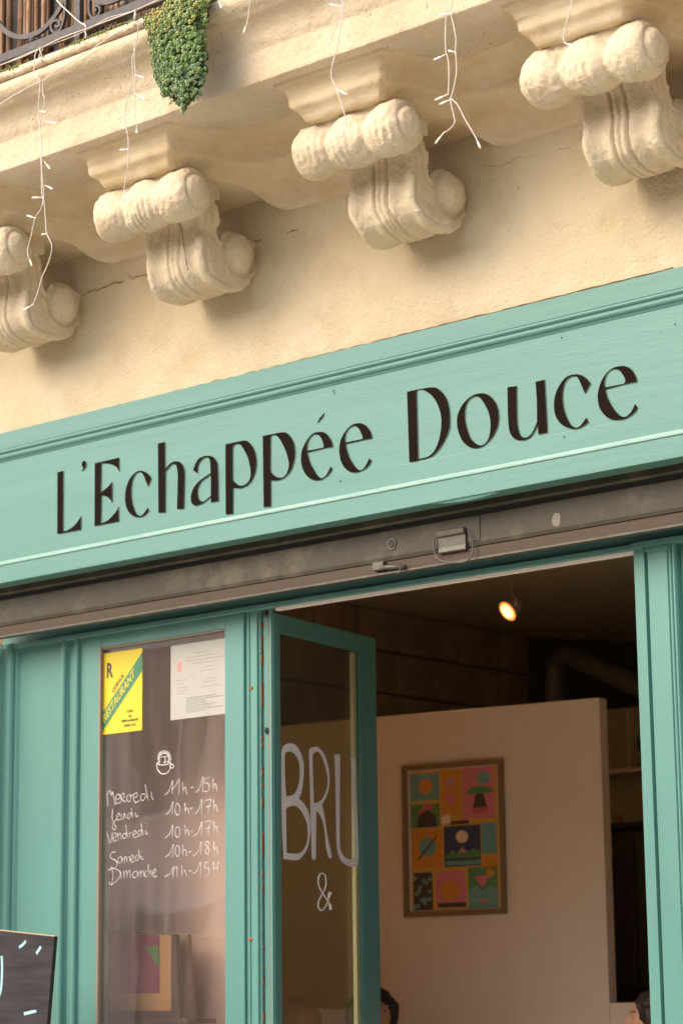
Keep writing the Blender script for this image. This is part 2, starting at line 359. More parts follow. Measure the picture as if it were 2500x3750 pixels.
# cracks in the plaster
def crack(pts, y, w=.0016):
    m = MB(); q = [at(*p, y=y) for p in pts]; out = []
    for a, b in zip(q, q[1:]):
        for k in range(4): out.append(a.lerp(b, k/4)+Vector((random.gauss(0, .0015), 0, random.gauss(0, .003))))
    out.append(q[-1]); rs = [w*random.uniform(.3, 1.5) for _ in out]
    m.tube(out, w, 5, rs=rs); return m
for pts, w_ in (([(300, 1085), (330, 1068), (360, 1060), (400, 1045), (452, 1030)], .0024), ([(468, 1010), (485, 1018), (520, 1010), (552, 1000), (566, 997)], .002),
              ([(925, 890), (950, 882), (958, 876)], .002), ([(1050, 855), (1075, 845), (1095, 838)], .0022),
              ([(1700, 600), (1820, 610), (1900, 580), (2000, 560), (2090, 540)], .0005), ([(280, 725), (310, 705), (350, 703), (385, 706)], .0013)):
    crack(pts, YW-.001, w_).obj('crack', M['crack'], fw)
pts = [(0, 1592), (200, 1544), (398, 1496), (600, 1446), (800, 1396), (1000, 1346), (1250, 1284), (1600, 1197), (2000, 1098), (2500, 974)]
mg = MB(); q = [at(*p, y=YW) for p in pts]
o_ = []
for a, b in zip(q, q[1:]):
    for k in range(14): o_.append(a.lerp(b, k/14)+Vector((0, -.001, .0025+random.uniform(-.002, .001))))
mg.tube(o_, .002, 5, rs=[random.uniform(.0012, .004) for _ in o_]).obj('joint_crack', M['crack'], fw)

# ---------------------------------------------------------------- balcony
bal = thing('balcony', 'cream plastered balcony slab with moulded edge overhanging the shopfront', 'balcony', (0, 0, 4.84))
edge = [(YW, 4.835), (-.60, 4.835), (-.602, 4.84), (-.610, 4.955), (-.618, 4.962), (-.622, 4.985), (-.632, 5.012), (-.650, 5.035), (-.672, 5.050), (-.688, 5.054), (-.690, 5.060), (-.712, 5.072), (-.728, 5.092), (-.730, 5.112), (-.720, 5.128), (-.708, 5.134), (YW, 5.134)]
rng = np.random.default_rng(3)
def rough_prof(pts, x0, x1, seg, amp, name, m, parent, dens=3, free=lambda y, z: y < -.3):
    """profile carried along x, its points pushed about a little so the plaster edge is uneven"""
    P = []
    for a, b in zip(pts, pts[1:]+pts[:1]):
        k = max(1, int(math.hypot(b[0]-a[0], b[1]-a[1])/.012)) if free(*a) and free(*b) else 1
        P += [(a[0]+(b[0]-a[0])*i/k, a[1]+(b[1]-a[1])*i/k) for i in range(k)]
    n = len(P); N1 = vnoise((seg+1, n), 3, rng); N2 = vnoise((seg+1, n), 9, rng); N3 = rng.standard_normal((seg+1, n)); mb = MB(); v = []
    for k in range(seg+1):
        x = x0+(x1-x0)*k/seg
        for i, (y, z) in enumerate(P):
            d = amp*(.5*N1[k, i]+.8*N2[k, i]+.25*N3[k, i]) if free(y, z) else 0
            v.append((x, y+d*.8, z+d*.6))
    f = [(k*n+i, k*n+(i+1) % n, (k+1)*n+(i+1) % n, (k+1)*n+i) for k in range(seg) for i in range(n)]+[tuple(range(n))[::-1], tuple(seg*n+i for i in range(n))]
    mb.add(v, f); o = mb.obj(name, m, parent, smooth=True)
    return o
rough_prof(edge, -2.6, 2.6, 420, .0022, 'slab_moulding', M['balcony'], bal)
MB().prof(edge, -7, -2.6).obj('slab_moulding', M['balcony'], bal); MB().prof(edge, 2.6, 7).obj('slab_moulding', M['balcony'], bal)
rough_prof([(-.2, 5.137), (-.728, 5.137), (-.735, 5.146), (-.733, 5.165), (-.722, 5.172), (-.2, 5.172)], -2.6, 2.6, 420, .0035, 'rim', M['rim'], bal)
MB().prof([(-.2, 5.137), (-.73, 5.137), (-.73, 5.17), (-.2, 5.17)], -7, -2.602).obj('rim', M['rim'], bal)
mo = MB()
for k in range(520):
    cxm = random.choice((-1.16, -1.10, -1.02, -.98, -.62, -.60, -.52, -.50, -.45, -.34))+random.gauss(0, .03)
    mo.ball((cxm, -.728+random.gauss(0, .004), 5.168+random.gauss(0, .005)), random.uniform(.002, .005), 5, 3)
mo.obj('moss', M['moss'], bal, kind='stuff', smooth=True)

# cornice under the slab, breaking forward over each corbel
CX = [-1.565, -.590, .425, 1.425, 2.43, 3.44, -2.57]
def cornice():
    T, Bp = [(-7, -.29)], [(-7, YW)]
    for c in sorted(CX):
        for (tx, ty, bx, by) in ((-.37, -.29, -.26, YW), (-.30, -.40, -.20, -.22), (-.245, -.55, -.165, -.46), (.245, -.55, .165, -.46), (.30, -.40, .20, -.22), (.37, -.29, .26, YW)):
            T.append((c+tx, ty)); Bp.append((c+bx, by))
    T.append((7, -.29)); Bp.append((7, YW))
    T2, B2 = [], []
    for i in range(len(T)-1):
        L_ = math.hypot(T[i+1][0]-T[i][0], T[i+1][1]-T[i][1]); k = max(1, int(L_/.02)) if L_ < 2 else 4
        for j in range(k):
            t = j/k; T2.append((T[i][0]*(1-t)+T[i+1][0]*t, T[i][1]*(1-t)+T[i+1][1]*t)); B2.append((Bp[i][0]*(1-t)+Bp[i+1][0]*t, Bp[i][1]*(1-t)+Bp[i+1][1]*t))
    T2.append(T[-1]); B2.append(Bp[-1])
    T2, B2 = np.array(T2), np.array(B2); lock = np.array([t[1] < -.50 for t in T2])
    for _ in range(7):
        for A_ in (T2, B2):
            A2 = A_.copy(); A2[1:-1] = A_[1:-1]*.4+.3*(A_[:-2]+A_[2:]); A2[lock] = A_[lock]; A_[:] = A2
    T2, B2 = [tuple(t) for t in T2], [tuple(t) for t in B2]
    pr = [(0, 4.836), (.03, 4.826), (.16, 4.823), (.26, 4.817), (.34, 4.804), (.38, 4.79), (.39, 4.787), (.41, 4.785), (.43, 4.766), (.45, 4.752), (.50, 4.744), (.60, 4.738), (.72, 4.731), (.82, 4.716), (.92, 4.70), (.97, 4.68), (.99, 4.65), (1.0, 4.62), (2, 4.62)]
    n = len(pr); N1 = vnoise((len(T2), n), 4, rng); N2 = vnoise((len(T2), n), 12, rng); v = []
    for i, (t, b) in enumerate(zip(T2, B2)):
        for j, (o, z) in enumerate(pr):
            d = (0 if j in (0, n-1) else .0016)*(N1[i, j]+1.5*N2[i, j])
            x, y = t[0]+(b[0]-t[0])*o, t[1]+(b[1]-t[1])*o
            atw = min(1, max(0, (b[1]+.10)/.12))
            if z < 4.70: z = 4.698-(4.698-z)*atw
            if j == n-1: x, y, d = b[0], YW+.03, 0
            v.append((x, y+d if j else y, z+d*.6 if j else z))
    f = [(i*n+j, i*n+j+1, (i+1)*n+j+1, (i+1)*n+j) for i in range(len(T2)-1) for j in range(n-1)]
    m = MB().add(v, f)
    for c in CX: m.box(c-.15, c+.15, -.44, YW+.01, 4.703, 4.80)
    me = m.mesh('cornice', M['cornice'], True)
    # normals must face down / outwards
    b = bmesh.new(); b.from_mesh(me); b.faces.ensure_lookup_table()
    o = link('cornice', me, None); b.free(); return o
co = cornice(); co['label'] = 'soft plaster cornice moulding under the balcony, breaking forward over corbels'; co['category'] = 'cornice'

# ---------------------------------------------------------------- corbels
BODY = [(YW+.02, 4.76), (-.40, 4.76), (-.40, 4.70), (-.36, 4.64), (-.30, 4.60), (-.268, 4.55), (-.266, 4.50), (-.270, 4.44), (-.262, 4.385), (-.236, 4.342), (-.195, 4.318), (-.145, 4.308), (-.09, 4.312), (-.045, 4.328), (-.005, 4.355), (.018, 4.395), (YW+.02, 4.42),
        (YW+.02, 4.52), (.0, 4.545), (-.03, 4.558), (-.07, 4.560), (-.118, 4.542), (-.148, 4.512), (-.160, 4.50), (-.168, 4.53), (-.175, 4.57), (-.186, 4.62), (-.205, 4.66), (-.19, 4.69), (-.15, 4.705), (YW+.02, 4.715)]
def corbel_mesh(seed, crisp=1.):
    r = np.random.default_rng(seed); h = .0043; lo = (-.30, -.53, 4.28); nx, ny, nz = int(.60/h), int(.60/h), int(.50/h)
    xs = lo[0]+np.arange(nx)*h; ys = lo[1]+np.arange(ny)*h; zs = lo[2]+np.arange(nz)*h
    Y, Zg = np.meshgrid(ys, zs, indexing='ij'); P = [p for p in crv(BODY, 3)]
    d2 = poly_sdf(P, Y, Zg)[None]; Xx = xs[:, None, None]; Y = Y[None]; Zz = Zg[None]
    wob = .004*vnoise((nz,), 14, r)[None, None, :]
    u = (Xx+wob)
    # front flutes: two broad hollows and a pair of fillets in the middle
    a = np.abs(u)
    fl = .017*np.exp(-((a-.083)/.032)**2)+.015*crisp*np.exp(-((a-.028)/.006)**2)+.008*crisp*np.exp(-(a/.006)**2)-.004*np.exp(-((a-.125)/.012)**2)
    frontmask = np.clip((-.13-Y)/.04, 0, 1)+np.clip((4.40-Zz)/.04, 0, 1); frontmask = np.clip(frontmask, 0, 1)
    body = np.maximum(d2+fl*frontmask, a-.150)
    body = -smin(-(d2+fl*frontmask), -(a-.150), .016)
    # side relief: sunk groove running just inside the outline
    ring = np.exp(-((d2+.028)/.008)**2); body = body+.006*ring*np.clip((a-.125)/.02, 0, 1)
    # lower volute button on both cheeks
    ry, rz = Y+.060, Zz-4.468; rr = np.sqrt(ry**2+rz**2)
    btn = (np.sqrt((ry/.082)**2+(rz/.086)**2+((a-.128)/.062)**2)-1)*.055
    body = smin(body, btn, .006)
    body = body+.012*np.exp(-((rr-.085)/.007)**2)*np.clip((a-.12)/.02, 0, 1)
    # top roll: three lobes along x, button ends
    yc, zc = -.388+.0*u, 4.612
    q = np.sqrt((Y-yc)**2+((Zz-zc)*.97)**2)
    t = np.clip((u+.262)/.524, 0, .9999)*3; fr = np.abs((t % 1)*2-1)
    R = .093-.019*fr**2.6*crisp*(1+1.2*np.clip((Zz-4.60)/.08, 0, 1))-.0030*np.cos(u*230+1.5*vnoise((nx,), 20, r)[:, None, None])*np.clip(vnoise((nx, ny, nz), 22, r)+.3, 0, 1)*np.clip((4.66-Zz)/.05, 0, 1)
    ua = np.abs(u); endr = np.clip((ua-.205)/.060, 0, 1); R = R*np.sqrt(np.clip(1-endr**2.6, 0, 1))+.0
    rollf = np.maximum((q-R)*.85, ua-.262)
    disc = (np.sqrt((q/.060)**2+((ua-.232)/.036)**2)-1)*.036
    rollf = smin(rollf, disc, .006); rollf = rollf+.009*np.exp(-((q-.062)/.006)**2)*np.clip((ua-.20)/.03, 0, 1)
    f = smin(body, rollf, .010)
    # neck joining roll to the abacus
    nb = np.maximum(np.maximum(ua-.15, np.abs(Y+.30)-.13), np.abs(Zz-4.71)-.06); f = smin(f, nb, .012)
    f = f+.0016*vnoise(f.shape, 5, r)+.0020*vnoise(f.shape, 14, r)+.0007*r.standard_normal(f.shape)
    f[0] = f[-1] = 1; f[:, 0] = 1; f[:, :, 0] = 1; f[:, :, -1] = np.maximum(f[:, :, -1], .01)
    return netmesh('scroll', f.astype(float), lo, h, M['corbel'])
CL = ['cream scrolled corbel cut by the left edge of the photo, lowest in the row', 'cream scrolled corbel below the hanging green plant, its round end button crisp', 'cream scrolled corbel in the middle with lumpy worn ends, two cracks in its flutes',
      'cream scrolled corbel at the top right corner with three deeply separated lobes']
meshes = []
for i, (c, l) in enumerate(zip(CX[:4], CL)):
    t = thing('corbel', l, 'corbel', (c, YW, 4.3), 'scrolled corbels carrying the balcony')
    me = corbel_mesh(11+i, (1., .75, 1.05, 1.25)[i]); meshes.append(me)
    o = link('scroll', me, t); o.location = (c, 0, 0)
for c, l in zip(CX[4:], ('cream scrolled corbel just beyond the right edge of the photo', 'last cream scrolled corbel, far beyond the right edge of the photo', 'cream scrolled corbel beyond the left edge of the photo')):
    t = thing('corbel', l, 'corbel', (c, YW, 4.3), 'scrolled corbels carrying the balcony'); o = link('scroll', meshes[1], t); o.location = (c, 0, 0)

k1 = lambda L_: [(250+a*.4783, 550+b*.4783) for a, b in L_]
k2 = lambda L_: [(1000+a*.5102, 250+b*.5102) for a, b in L_]
cbs = [o for o in bpy.data.objects if o.get('category') == 'corbel']
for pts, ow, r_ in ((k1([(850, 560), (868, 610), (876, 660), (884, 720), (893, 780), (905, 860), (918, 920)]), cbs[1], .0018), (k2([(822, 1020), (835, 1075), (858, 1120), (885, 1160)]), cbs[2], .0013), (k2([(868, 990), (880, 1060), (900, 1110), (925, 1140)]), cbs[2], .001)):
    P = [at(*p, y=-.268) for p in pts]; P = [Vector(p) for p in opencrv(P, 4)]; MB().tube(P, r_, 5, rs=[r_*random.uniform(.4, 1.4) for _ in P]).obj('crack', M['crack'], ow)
# ---------------------------------------------------------------- railing, bamboo, cables
rail = thing('balcony_railing', 'grey wrought iron balcony railing with scrolls, in the top left corner', 'railing', (-1, -.66, 5.17))
YR = -.66
def flatbar(path, wd, th, m=None):
    """flat iron bar following a path in the railing plane, wd wide in the plane"""
    m = m or MB(); P = [Vector(p) for p in path]; v = []
    for i, p in enumerate(P):
        t = (P[min(i+1, len(P)-1)]-P[max(i-1, 0)]).normalized(); n = Vector((t.z, 0, -t.x))
        for a, b in ((-1, -1), (1, -1), (1, 1), (-1, 1)): v.append(p+n*wd/2*a+Vector((0, th/2*b, 0)))
    f = [(i*4+k, i*4+(k+1) % 4, (i+1)*4+(k+1) % 4, (i+1)*4+k) for i in range(len(P)-1) for k in range(4)]+[(3, 2, 1, 0), tuple((len(P)-1)*4+k for k in range(4))]
    return m.add(v, f)
B('bottom_rail', M['iron'], rail, -6.9, 6.9, YR-.014, YR+.014, 5.243, 5.280, .003)
B('top_rail', M['iron'], rail, -6.9, 6.9, YR-.022, YR+.022, 6.10, 6.13, .004)
pc = at(655, 60, y=YR).x/2.24
p4 = lambda a, b: at(a*.4464, b*.4464, y=YR)
px_ = p4(650, 120).x
for dx in (-4*.62, -3*.62, -2*.62, -.62, 0, .62, 2*.62, 3*.62, 4*.62):
    B('post', M['iron'], rail, px_+dx-.016, px_+dx+.016, YR-.012, YR+.012, 5.172, 6.1, .003)
# large C scroll and small spirals left and right of the post
def spiral(cx, cz, r0, turns, a0, sgn=1, n=26, r1=.006):
    return [(cx+(r0+(r1-r0)*k/n)*math.cos(a0+sgn*turns*2*PI*k/n), YR, cz+(r0+(r1-r0)*k/n)*math.sin(a0+sgn*turns*2*PI*k/n)) for k in range(n+1)]
A1 = [tuple(p4(*q)) for q in opencrv([(-60, 30), (-20, 170), (60, 262), (170, 305), (300, 278), (400, 205), (480, 100), (525, 10), (540, -120)], 6)]
flatbar(A1, .020, .012).obj('large_scroll', M['iron'], rail)
A2 = [tuple(p4(*q)) for q in opencrv([(548, -60), (545, 60), (530, 170), (500, 250), (458, 272), (430, 240), (432, 195), (465, 170), (497, 185), (495, 212), (475, 222), (462, 208)], 6)]
flatbar(A2, .010, .014).obj('small_scroll', M['iron'], rail)
A3 = [tuple(p4(*q)) for q in opencrv([(748, -80), (738, 20), (740, 100), (760, 145), (795, 148), (825, 110), (828, 70), (805, 48), (785, 62), (790, 85), (803, 82)], 6)]
flatbar(A3, .010, .014).obj('small_scroll', M['iron'], rail)
A4 = [tuple(p4(*q)) for q in opencrv([(735, -60), (790, 5), (860, 22), (930, 8), (1010, -30), (1060, -90)], 6)]
flatbar(A4, .020, .012).obj('large_scroll', M['iron'], rail)
for (a, b) in ((270, 335), (1022, 40)):
    c = p4(a, b); MB().ball(c, .015, 12, 8).obj('knob', M['iron'], rail, smooth=True)
scr = thing('bamboo_screen', 'brown bamboo cane screen behind the wrought iron railing', 'screen', (-1, -.6, 5.18))
cm = []
for k in range(5):
    m = MB(); r = .0105; zz = 5.175; z0 = zz; pa, rs = [], []
    while z0 < 6.05:
        stp = random.uniform(.10, .17)
        for dz, q in ((0, 1.0), (.006, 1.18), (.012, 1.0)): pa.append((random.gauss(0, .0006), 0, z0+dz)); rs.append(r*q)
        z0 += stp
    m.tube(pa, r, 8, rs=rs); cm.append(m.mesh('cane', M['bamboo' if k % 2 else 'bamboo2'], True))
xx = -2.55
while xx < .25:
    o = link('cane', random.choice(cm), scr); o.location = (xx, -.60+random.gauss(0, .004), random.uniform(-.0, .03)); o.rotation_euler = (0, random.gauss(0, .006), random.uniform(0, 6)); xx += random.uniform(.019, .026)
B('backing_mat', M['dark'], scr, -2.6, .3, -.575, -.57, 5.175, 6.0, 0)
def wire(name, pts, y, r, m, label, cat, group=None, twist=False, ys=None):
    P = [at(*p, y=(y if ys is None else ys[i])) for i, p in enumerate(pts)]
    P = [Vector(p) for p in opencrv(P, 6)]; return MB().tube(P, r, 6).obj(name, m, None, smooth=True, label=label, cat=cat, group=group)
q4 = lambda L_: [(a*.4464, b*.4464) for a, b in L_]
wire('power_cable', q4([(-200, 700), (0, 605), (250, 512), (480, 415), (700, 320), (900, 230), (1100, 165), (1250, 112), (1420, 40), (1700, -80)]), -.705, .0045, M['cable'], 'thick black cable running along the balcony edge below the iron rail', 'cable')
wire('power_cable', q4([(-200, 735), (0, 638), (250, 540), (480, 448), (700, 350), (900, 258), (1100, 185), (1250, 135), (1420, 62), (1700, -60)]), -.708, .0032, M['cable'], 'thinner rust-spotted black cable just under the thick one', 'cable')

# icicle string lights -----------------------------------------------------------------------
YS = -.752
c1 = lambda L_: [(a*.7972, b*.7972) for a, b in L_]
c3_ = lambda L_: [(a*.7972, 600+b*.7972) for a, b in L_]
c2_ = lambda L_: [(1250+a*.7972, b*.7972) for a, b in L_]
def twisted(m, pts, y=YS, r=.0014, ys=None):
    P = [at(*p, y=(y if ys is None else ys[i])) for i, p in enumerate(pts)]; P = [Vector(p) for p in opencrv(P, 5)]
    # resample evenly and wind two strands round each other
    Q = [P[0]]; 
    for a, b in zip(P, P[1:]):
        n = max(1, int((b-a).length/.0035)); Q += [a.lerp(b, (i+1)/n) for i in range(n)]
    L_ = 0; S1, S2 = [], []
    for i, p in enumerate(Q):
        if i: L_ += (p-Q[i-1]).length
        t = (Q[min(i+1, len(Q)-1)]-Q[max(i-1, 0)]).normalized(); u = t.cross(Vector((0, 1, 0))).normalized(); w_ = t.cross(u); a = L_/.022*2*PI
        o_ = (u*math.cos(a)+w_*math.sin(a))*r*.8; S1.append(p+o_); S2.append(p-o_)
    m.tube(S1, r, 5); m.tube(S2, r, 5)
def string(label, strands, bulbs, y=YS):
    t = thing('string_light', label, 'string light', (0, 0, 0), 'icicle light strands hanging from the balcony')
    for s in strands:
        m = MB(); twisted(m, s, y); m.obj('cord', M['cord'], t, smooth=True)
    for a, b in bulbs:
        A, C_ = at(*a, y=y), at(*b, y=y-.004); d = C_-A; e = A+d*.45
        m = MB(); m.tube([A, e], .0015, 5); m.tube([e, A+d*.9], .0032, 8); sl_o = m.obj('lamp_sleeve', M['bulbw'], t, smooth=False)
        MB().tube([A+d*.88, C_], .0030, 8, rs=[.0030, .0022]).obj('led_tip', M['bulbtip'], sl_o)
    return t
string('long white light strand hanging lowest at the far left, past the first corbel',
       [c1([(180, 220), (163, 250), (160, 300), (158, 345), (185, 370), (180, 450), (178, 520), (188, 620), (193, 720), (192, 850), (196, 900), (204, 930), (210, 1000), (215, 1070)])+c3_([(228, 345), (240, 385), (225, 450), (195, 520), (175, 590), (155, 640)]),
        c1([(200, 365), (197, 420), (205, 460), (195, 520), (185, 560), (190, 640), (190, 740), (196, 820), (202, 900), (190, 960), (162, 1000), (150, 1060), (135, 1118)])+c3_([(128, 400), (136, 440), (146, 462)])],
       [(c1([(208, 557)])[0], c1([(266, 567)])[0]), (c1([(182, 510)])[0], c1([(214, 516)])[0]), (c1([(205, 742)])[0], c1([(232, 777)])[0]), (c1([(207, 850)])[0], c1([(244, 869)])[0]),
        (c1([(200, 906)])[0], c1([(148, 908)])[0]), (c1([(166, 1002)])[0], c1([(125, 990)])[0]), (c1([(218, 1073)])[0], c1([(192, 1077)])[0]), (c3_([(158, 643)])[0], c3_([(103, 676)])[0]), (c3_([(140, 440)])[0], c3_([(148, 470)])[0])])
string('white light strand left of the hanging plant, ending above the second corbel',
       [c1([(640, 88), (632, 160), (620, 235), (607, 270), (612, 340), (600, 400), (582, 480), (574, 520), (580, 580), (590, 640), (590, 690), (588, 760), (577, 830), (570, 872)]),
        c1([(618, 175), (617, 240), (620, 300), (625, 345), (622, 430), (620, 520), (628, 560), (629, 590)])],
       [(c1([(570, 870)])[0], c1([(569, 922)])[0]), (c1([(620, 343)])[0], c1([(664, 358)])[0]), (c1([(622, 430)])[0], c1([(674, 459)])[0]), (c1([(575, 522)])[0], c1([(546, 549)])[0]), (c1([(590, 684)])[0], c1([(550, 690)])[0]), (c1([(628, 588)])[0], c1([(630, 613)])[0])])
string('short white light strand hanging over the right side of the green plant', [c1([(975, -30), (950, 10), (933, 60), (923, 100)])], [(c1([(924, 98)])[0], c1([(917, 145)])[0])])
string('tiny end of a light strand at the top edge, right of the plant', [c1([(985, -40), (1000, -5), (1008, 10)])], [(c1([(1006, 6)])[0], c1([(1018, 38)])[0])])
string('short white light strand near the top edge, between plant and middle corbel', [c1([(1150, -30), (1147, 20), (1143, 60), (1136, 100)])], [(c1([(1137, 98)])[0], c1([(1117, 156)])[0])])
string('white light strand hanging in front of the middle corbel',
       [[(1252, -30), (1250, 48), (1238, 80), (1228, 104), (1210, 145)], [(1262, -30), (1256, 40), (1240, 143), (1232, 183), (1216, 239), (1213, 279), (1224, 311), (1232, 327), (1240, 352), (1250, 383), (1260, 413), (1265, 439), (1268, 459)]],
       [((1210, 143), (1201, 166)), ((1250, 22), (1204, 16)), ((1232, 327), (1272, 347)), ((1268, 458), (1247, 504))])
string('double white light strand ending in a fork between the middle and right corbels',
       [c2_([(480, -30), (480, 60), (477, 140), (478, 230), (490, 280), (493, 360), (490, 430)]), c2_([(508, -30), (503, 60), (515, 120), (525, 180), (523, 235), (528, 320), (518, 390), (505, 440), (500, 462), (512, 520), (520, 560), (500, 590), (470, 610)]),
        c2_([(506, 455), (535, 485), (562, 540), (592, 590), (614, 628)])],
       [(c2_([(502, 62)])[0], c2_([(442, 68)])[0]), (c2_([(476, 250)])[0], c2_([(422, 277)])[0]), (c2_([(522, 240)])[0], c2_([(488, 232)])[0]), (c2_([(490, 432)])[0], c2_([(427, 461)])[0]), (c2_([(506, 454)])[0], c2_([(448, 480)])[0]), (c2_([(470, 608)])[0], c2_([(429, 661)])[0]), (c2_([(613, 625)])[0], c2_([(638, 682)])[0])])
string('short white light strand in front of the right corbel',
       [c2_([(1062, -30), (1045, 60), (1030, 110), (1018, 170), (1022, 196)])], [(c2_([(1022, 197)])[0], c2_([(1074, 213)])[0])])
wire('feeder_cord', q4([(-150, 930), (0, 855), (130, 775), (340, 662), (370, 655), (440, 595), (560, 522), (700, 440), (820, 360), (920, 290), (1060, 215), (1200, 140), (1400, 60), (1600, -40)]), -.745, .0020, M['cord'], 'thin cream feeder cord sagging across the balcony moulding', 'cord')
wire('feeder_cord', q4([(-150, 600), (0, 535), (180, 470), (350, 388), (500, 315), (700, 240), (900, 165), (1100, 90), (1230, 30), (1400, -40)]), -.69, .0022, M['cord'], 'cream feeder cord tied along the iron bottom rail', 'cord')
wire('feeder_cord', q4([(-150, 612), (0, 540), (200, 450), (370, 380), (520, 330), (720, 245), (880, 150), (1080, 95), (1330, 0), (1450, -50)]), -.686, .0016, M['cord'], 'second cream feeder cord twisted with the one on the rail', 'cord')
wire('loose_tie', q4([(440, -60), (480, 15), (560, 95), (640, 170), (695, 208)]), -.68, .0028, M['cord'], 'cream cord tied diagonally from railing scroll to bottom rail', 'cord')
wire('loose_tie', q4([(690, 195), (705, 215), (700, 250), (708, 290), (700, 315)]), -.69, .0028, M['cord'], 'short knotted end of cream cord hanging under the iron rail', 'cord')
m = MB()
for k in range(3):
    P = [at((345-k*8)*.4464, (385+i*22)*.4464, y=-.735+.012*math.sin(i*1.8+k)) + Vector((.006*math.sin(i*2+k*2), 0, 0)) for i in range(7)]; m.tube([Vector(p) for p in opencrv(P, 4)], .0022, 5)
for k in range(3):
    P = [at((1115-i*3)*.4464, (78+i*26)*.4464, y=-.735+.012*math.sin(i*1.8+k)) + Vector((.005*math.sin(i*2+k*2), 0, 0)) for i in range(6)]; m.tube([Vector(p) for p in opencrv(P, 4)], .0022, 5)
m.obj('cord_wrapping', M['cord'], None, smooth=True, label='twisted loops of cream cord wrapped round the rail above the strands', cat='cord')

# ---------------------------------------------------------------- hanging sedum
pl = thing('sedum_plant', 'dense green and yellow sedum hanging over the balcony edge', 'plant', (at(640, 200, y=-.76).x, -.74, 5.17))
outl = [(500+a*.1913, b*.1913) for a, b in [(700, -160), (1420, -160), (1390, 100), (1330, 250), (1340, 420), (1290, 520), (1320, 680), (1310, 850), (1330, 1000), (1345, 1120), (1290, 1210), (1330, 1330), (1290, 1480), (1290, 1590), (1210, 1690), (1225, 1760), (1110, 1840), (1060, 1920), (990, 2000), (925, 2030), (925, 2140), (880, 2150), (860, 2000), (770, 1990), (740, 1880), (650, 1900), (620, 1820), (530, 1820), (480, 1700), (400, 1560), (355, 1470), (370, 1330), (325, 1210), (320, 1080), (280, 1000), (300, 900), (270, 800), (250, 680), (200, 560), (170, 440), (160, 340), (250, 270), (330, 200), (500, 150), (560, 60)]]
def inside(p, poly):
    c = False
    for i in range(len(poly)):
        a, b = poly[i-1], poly[i]
        if (a[1] > p[1]) != (b[1] > p[1]) and p[0] < (b[0]-a[0])*(p[1]-a[1])/(b[1]-a[1])+a[0]: c = not c
    return c
def edged(p, poly): return min(math.hypot(p[0]-(a[0]+(b[0]-a[0])*t), p[1]-(a[1]+(b[1]-a[1])*t)) for a, b in zip(poly, poly[1:]+poly[:1]) for t in (0, .5))
cl = MB(); core = MB(); tries = 0; done = []
while tries < 60000 and len(done) < 1150:
    tries += 1; p = (random.uniform(525, 762), random.uniform(-28, 413))
    if not inside(p, outl): continue
    if any((p[0]-q[0])**2+(p[1]-q[1])**2 < 84 for q in done[-1200:]): continue
    done.append(p)
for i, p in enumerate(done):
    e = edged(p, outl); dep = .055*(1-math.exp(-e/28))
    yb = -.742-dep+random.uniform(-.014, .014); 
    c = at(p[0], p[1], y=yb); size = random.uniform(.0080, .0115)
    hfrac = p[1]/413; yw = .95-2.0*hfrac-(p[0]-600)/420+random.gauss(0, .22)
    mi = 1 if yw > .45 else (3 if yw < -.35 and random.random() < .6 else 0)
    if yw > .6 and random.random() < .10 and p[0] < 660: mi = 2
    tilt = Vector((random.gauss(0, .35), -1, .55+random.gauss(0, .35))).normalized()
    u = tilt.orthogonal().normalized(); v_ = tilt.cross(u); ph = random.uniform(0, 6)
    for ring, (n, rad, up, ls) in enumerate(((6, .70, -.1, .40), (3, .34, .42, .40), (1, 0, .35, .60))):
        for k in range(n):
            a = ph+ring*.5+2*PI*k/n; d = u*math.cos(a)+v_*math.sin(a)
            pos = c+d*size*rad+tilt*size*up; q = (tilt*.5+d).normalized().to_track_quat('Z', 'Y').to_matrix() if n > 1 else None
            cl.ball(pos, (size*ls*.85, size*ls*.85, size*ls*1.0), 6, 4, mi, q)
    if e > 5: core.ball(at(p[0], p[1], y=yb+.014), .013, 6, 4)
# small trailing sprigs at the lower edge
for (a, b) in ((560, 1820), (530, 1850), (680, 1960), (650, 1965), (1180, 1860), (1235, 1850), (1110, 1900), (900, 2100), (895, 2150), (880, 2060)):
    base = at(500+a*.1913, b*.1913, y=-.75)
    for k in range(9): cl.ball(base+Vector((random.gauss(0, .004), random.gauss(0, .003), random.gauss(0, .005))), (.002, .002, .0035), 5, 3, 0 if b < 2000 else 3, Matrix.Rotation(random.uniform(0, 3), 3, 'X'))
cl.obj('rosettes', [M['leafa'], M['leafb'], M['leafc'], M['leafd']], pl, smooth=True, kind='stuff')
core.obj('shade_core', M['stem'], pl, smooth=True, kind='stuff')  # dark balls behind the rosettes, painting in the shade between them

# ================================================================ SHOP SIGN
sg = thing('shop_sign', 'mint green shop fascia with brown-black cafe name lettering', 'sign', (0, 0, 3.37))
SX0, SX1 = -2.10, 2.25
ZT = 4.008; ZB = 3.374
MB().prof([(0, 3.47), (0, 3.885), (.024, 3.885), (.024, 3.47)], SX0, SX1).obj('panel', M['mint'], sg)
MB().prof([(-.014, 3.935), (-.014, ZT), (.026, ZT+.001), (.026, 3.935)], SX0, SX1).obj('top_board', M['mint'], sg, bevel=.002)
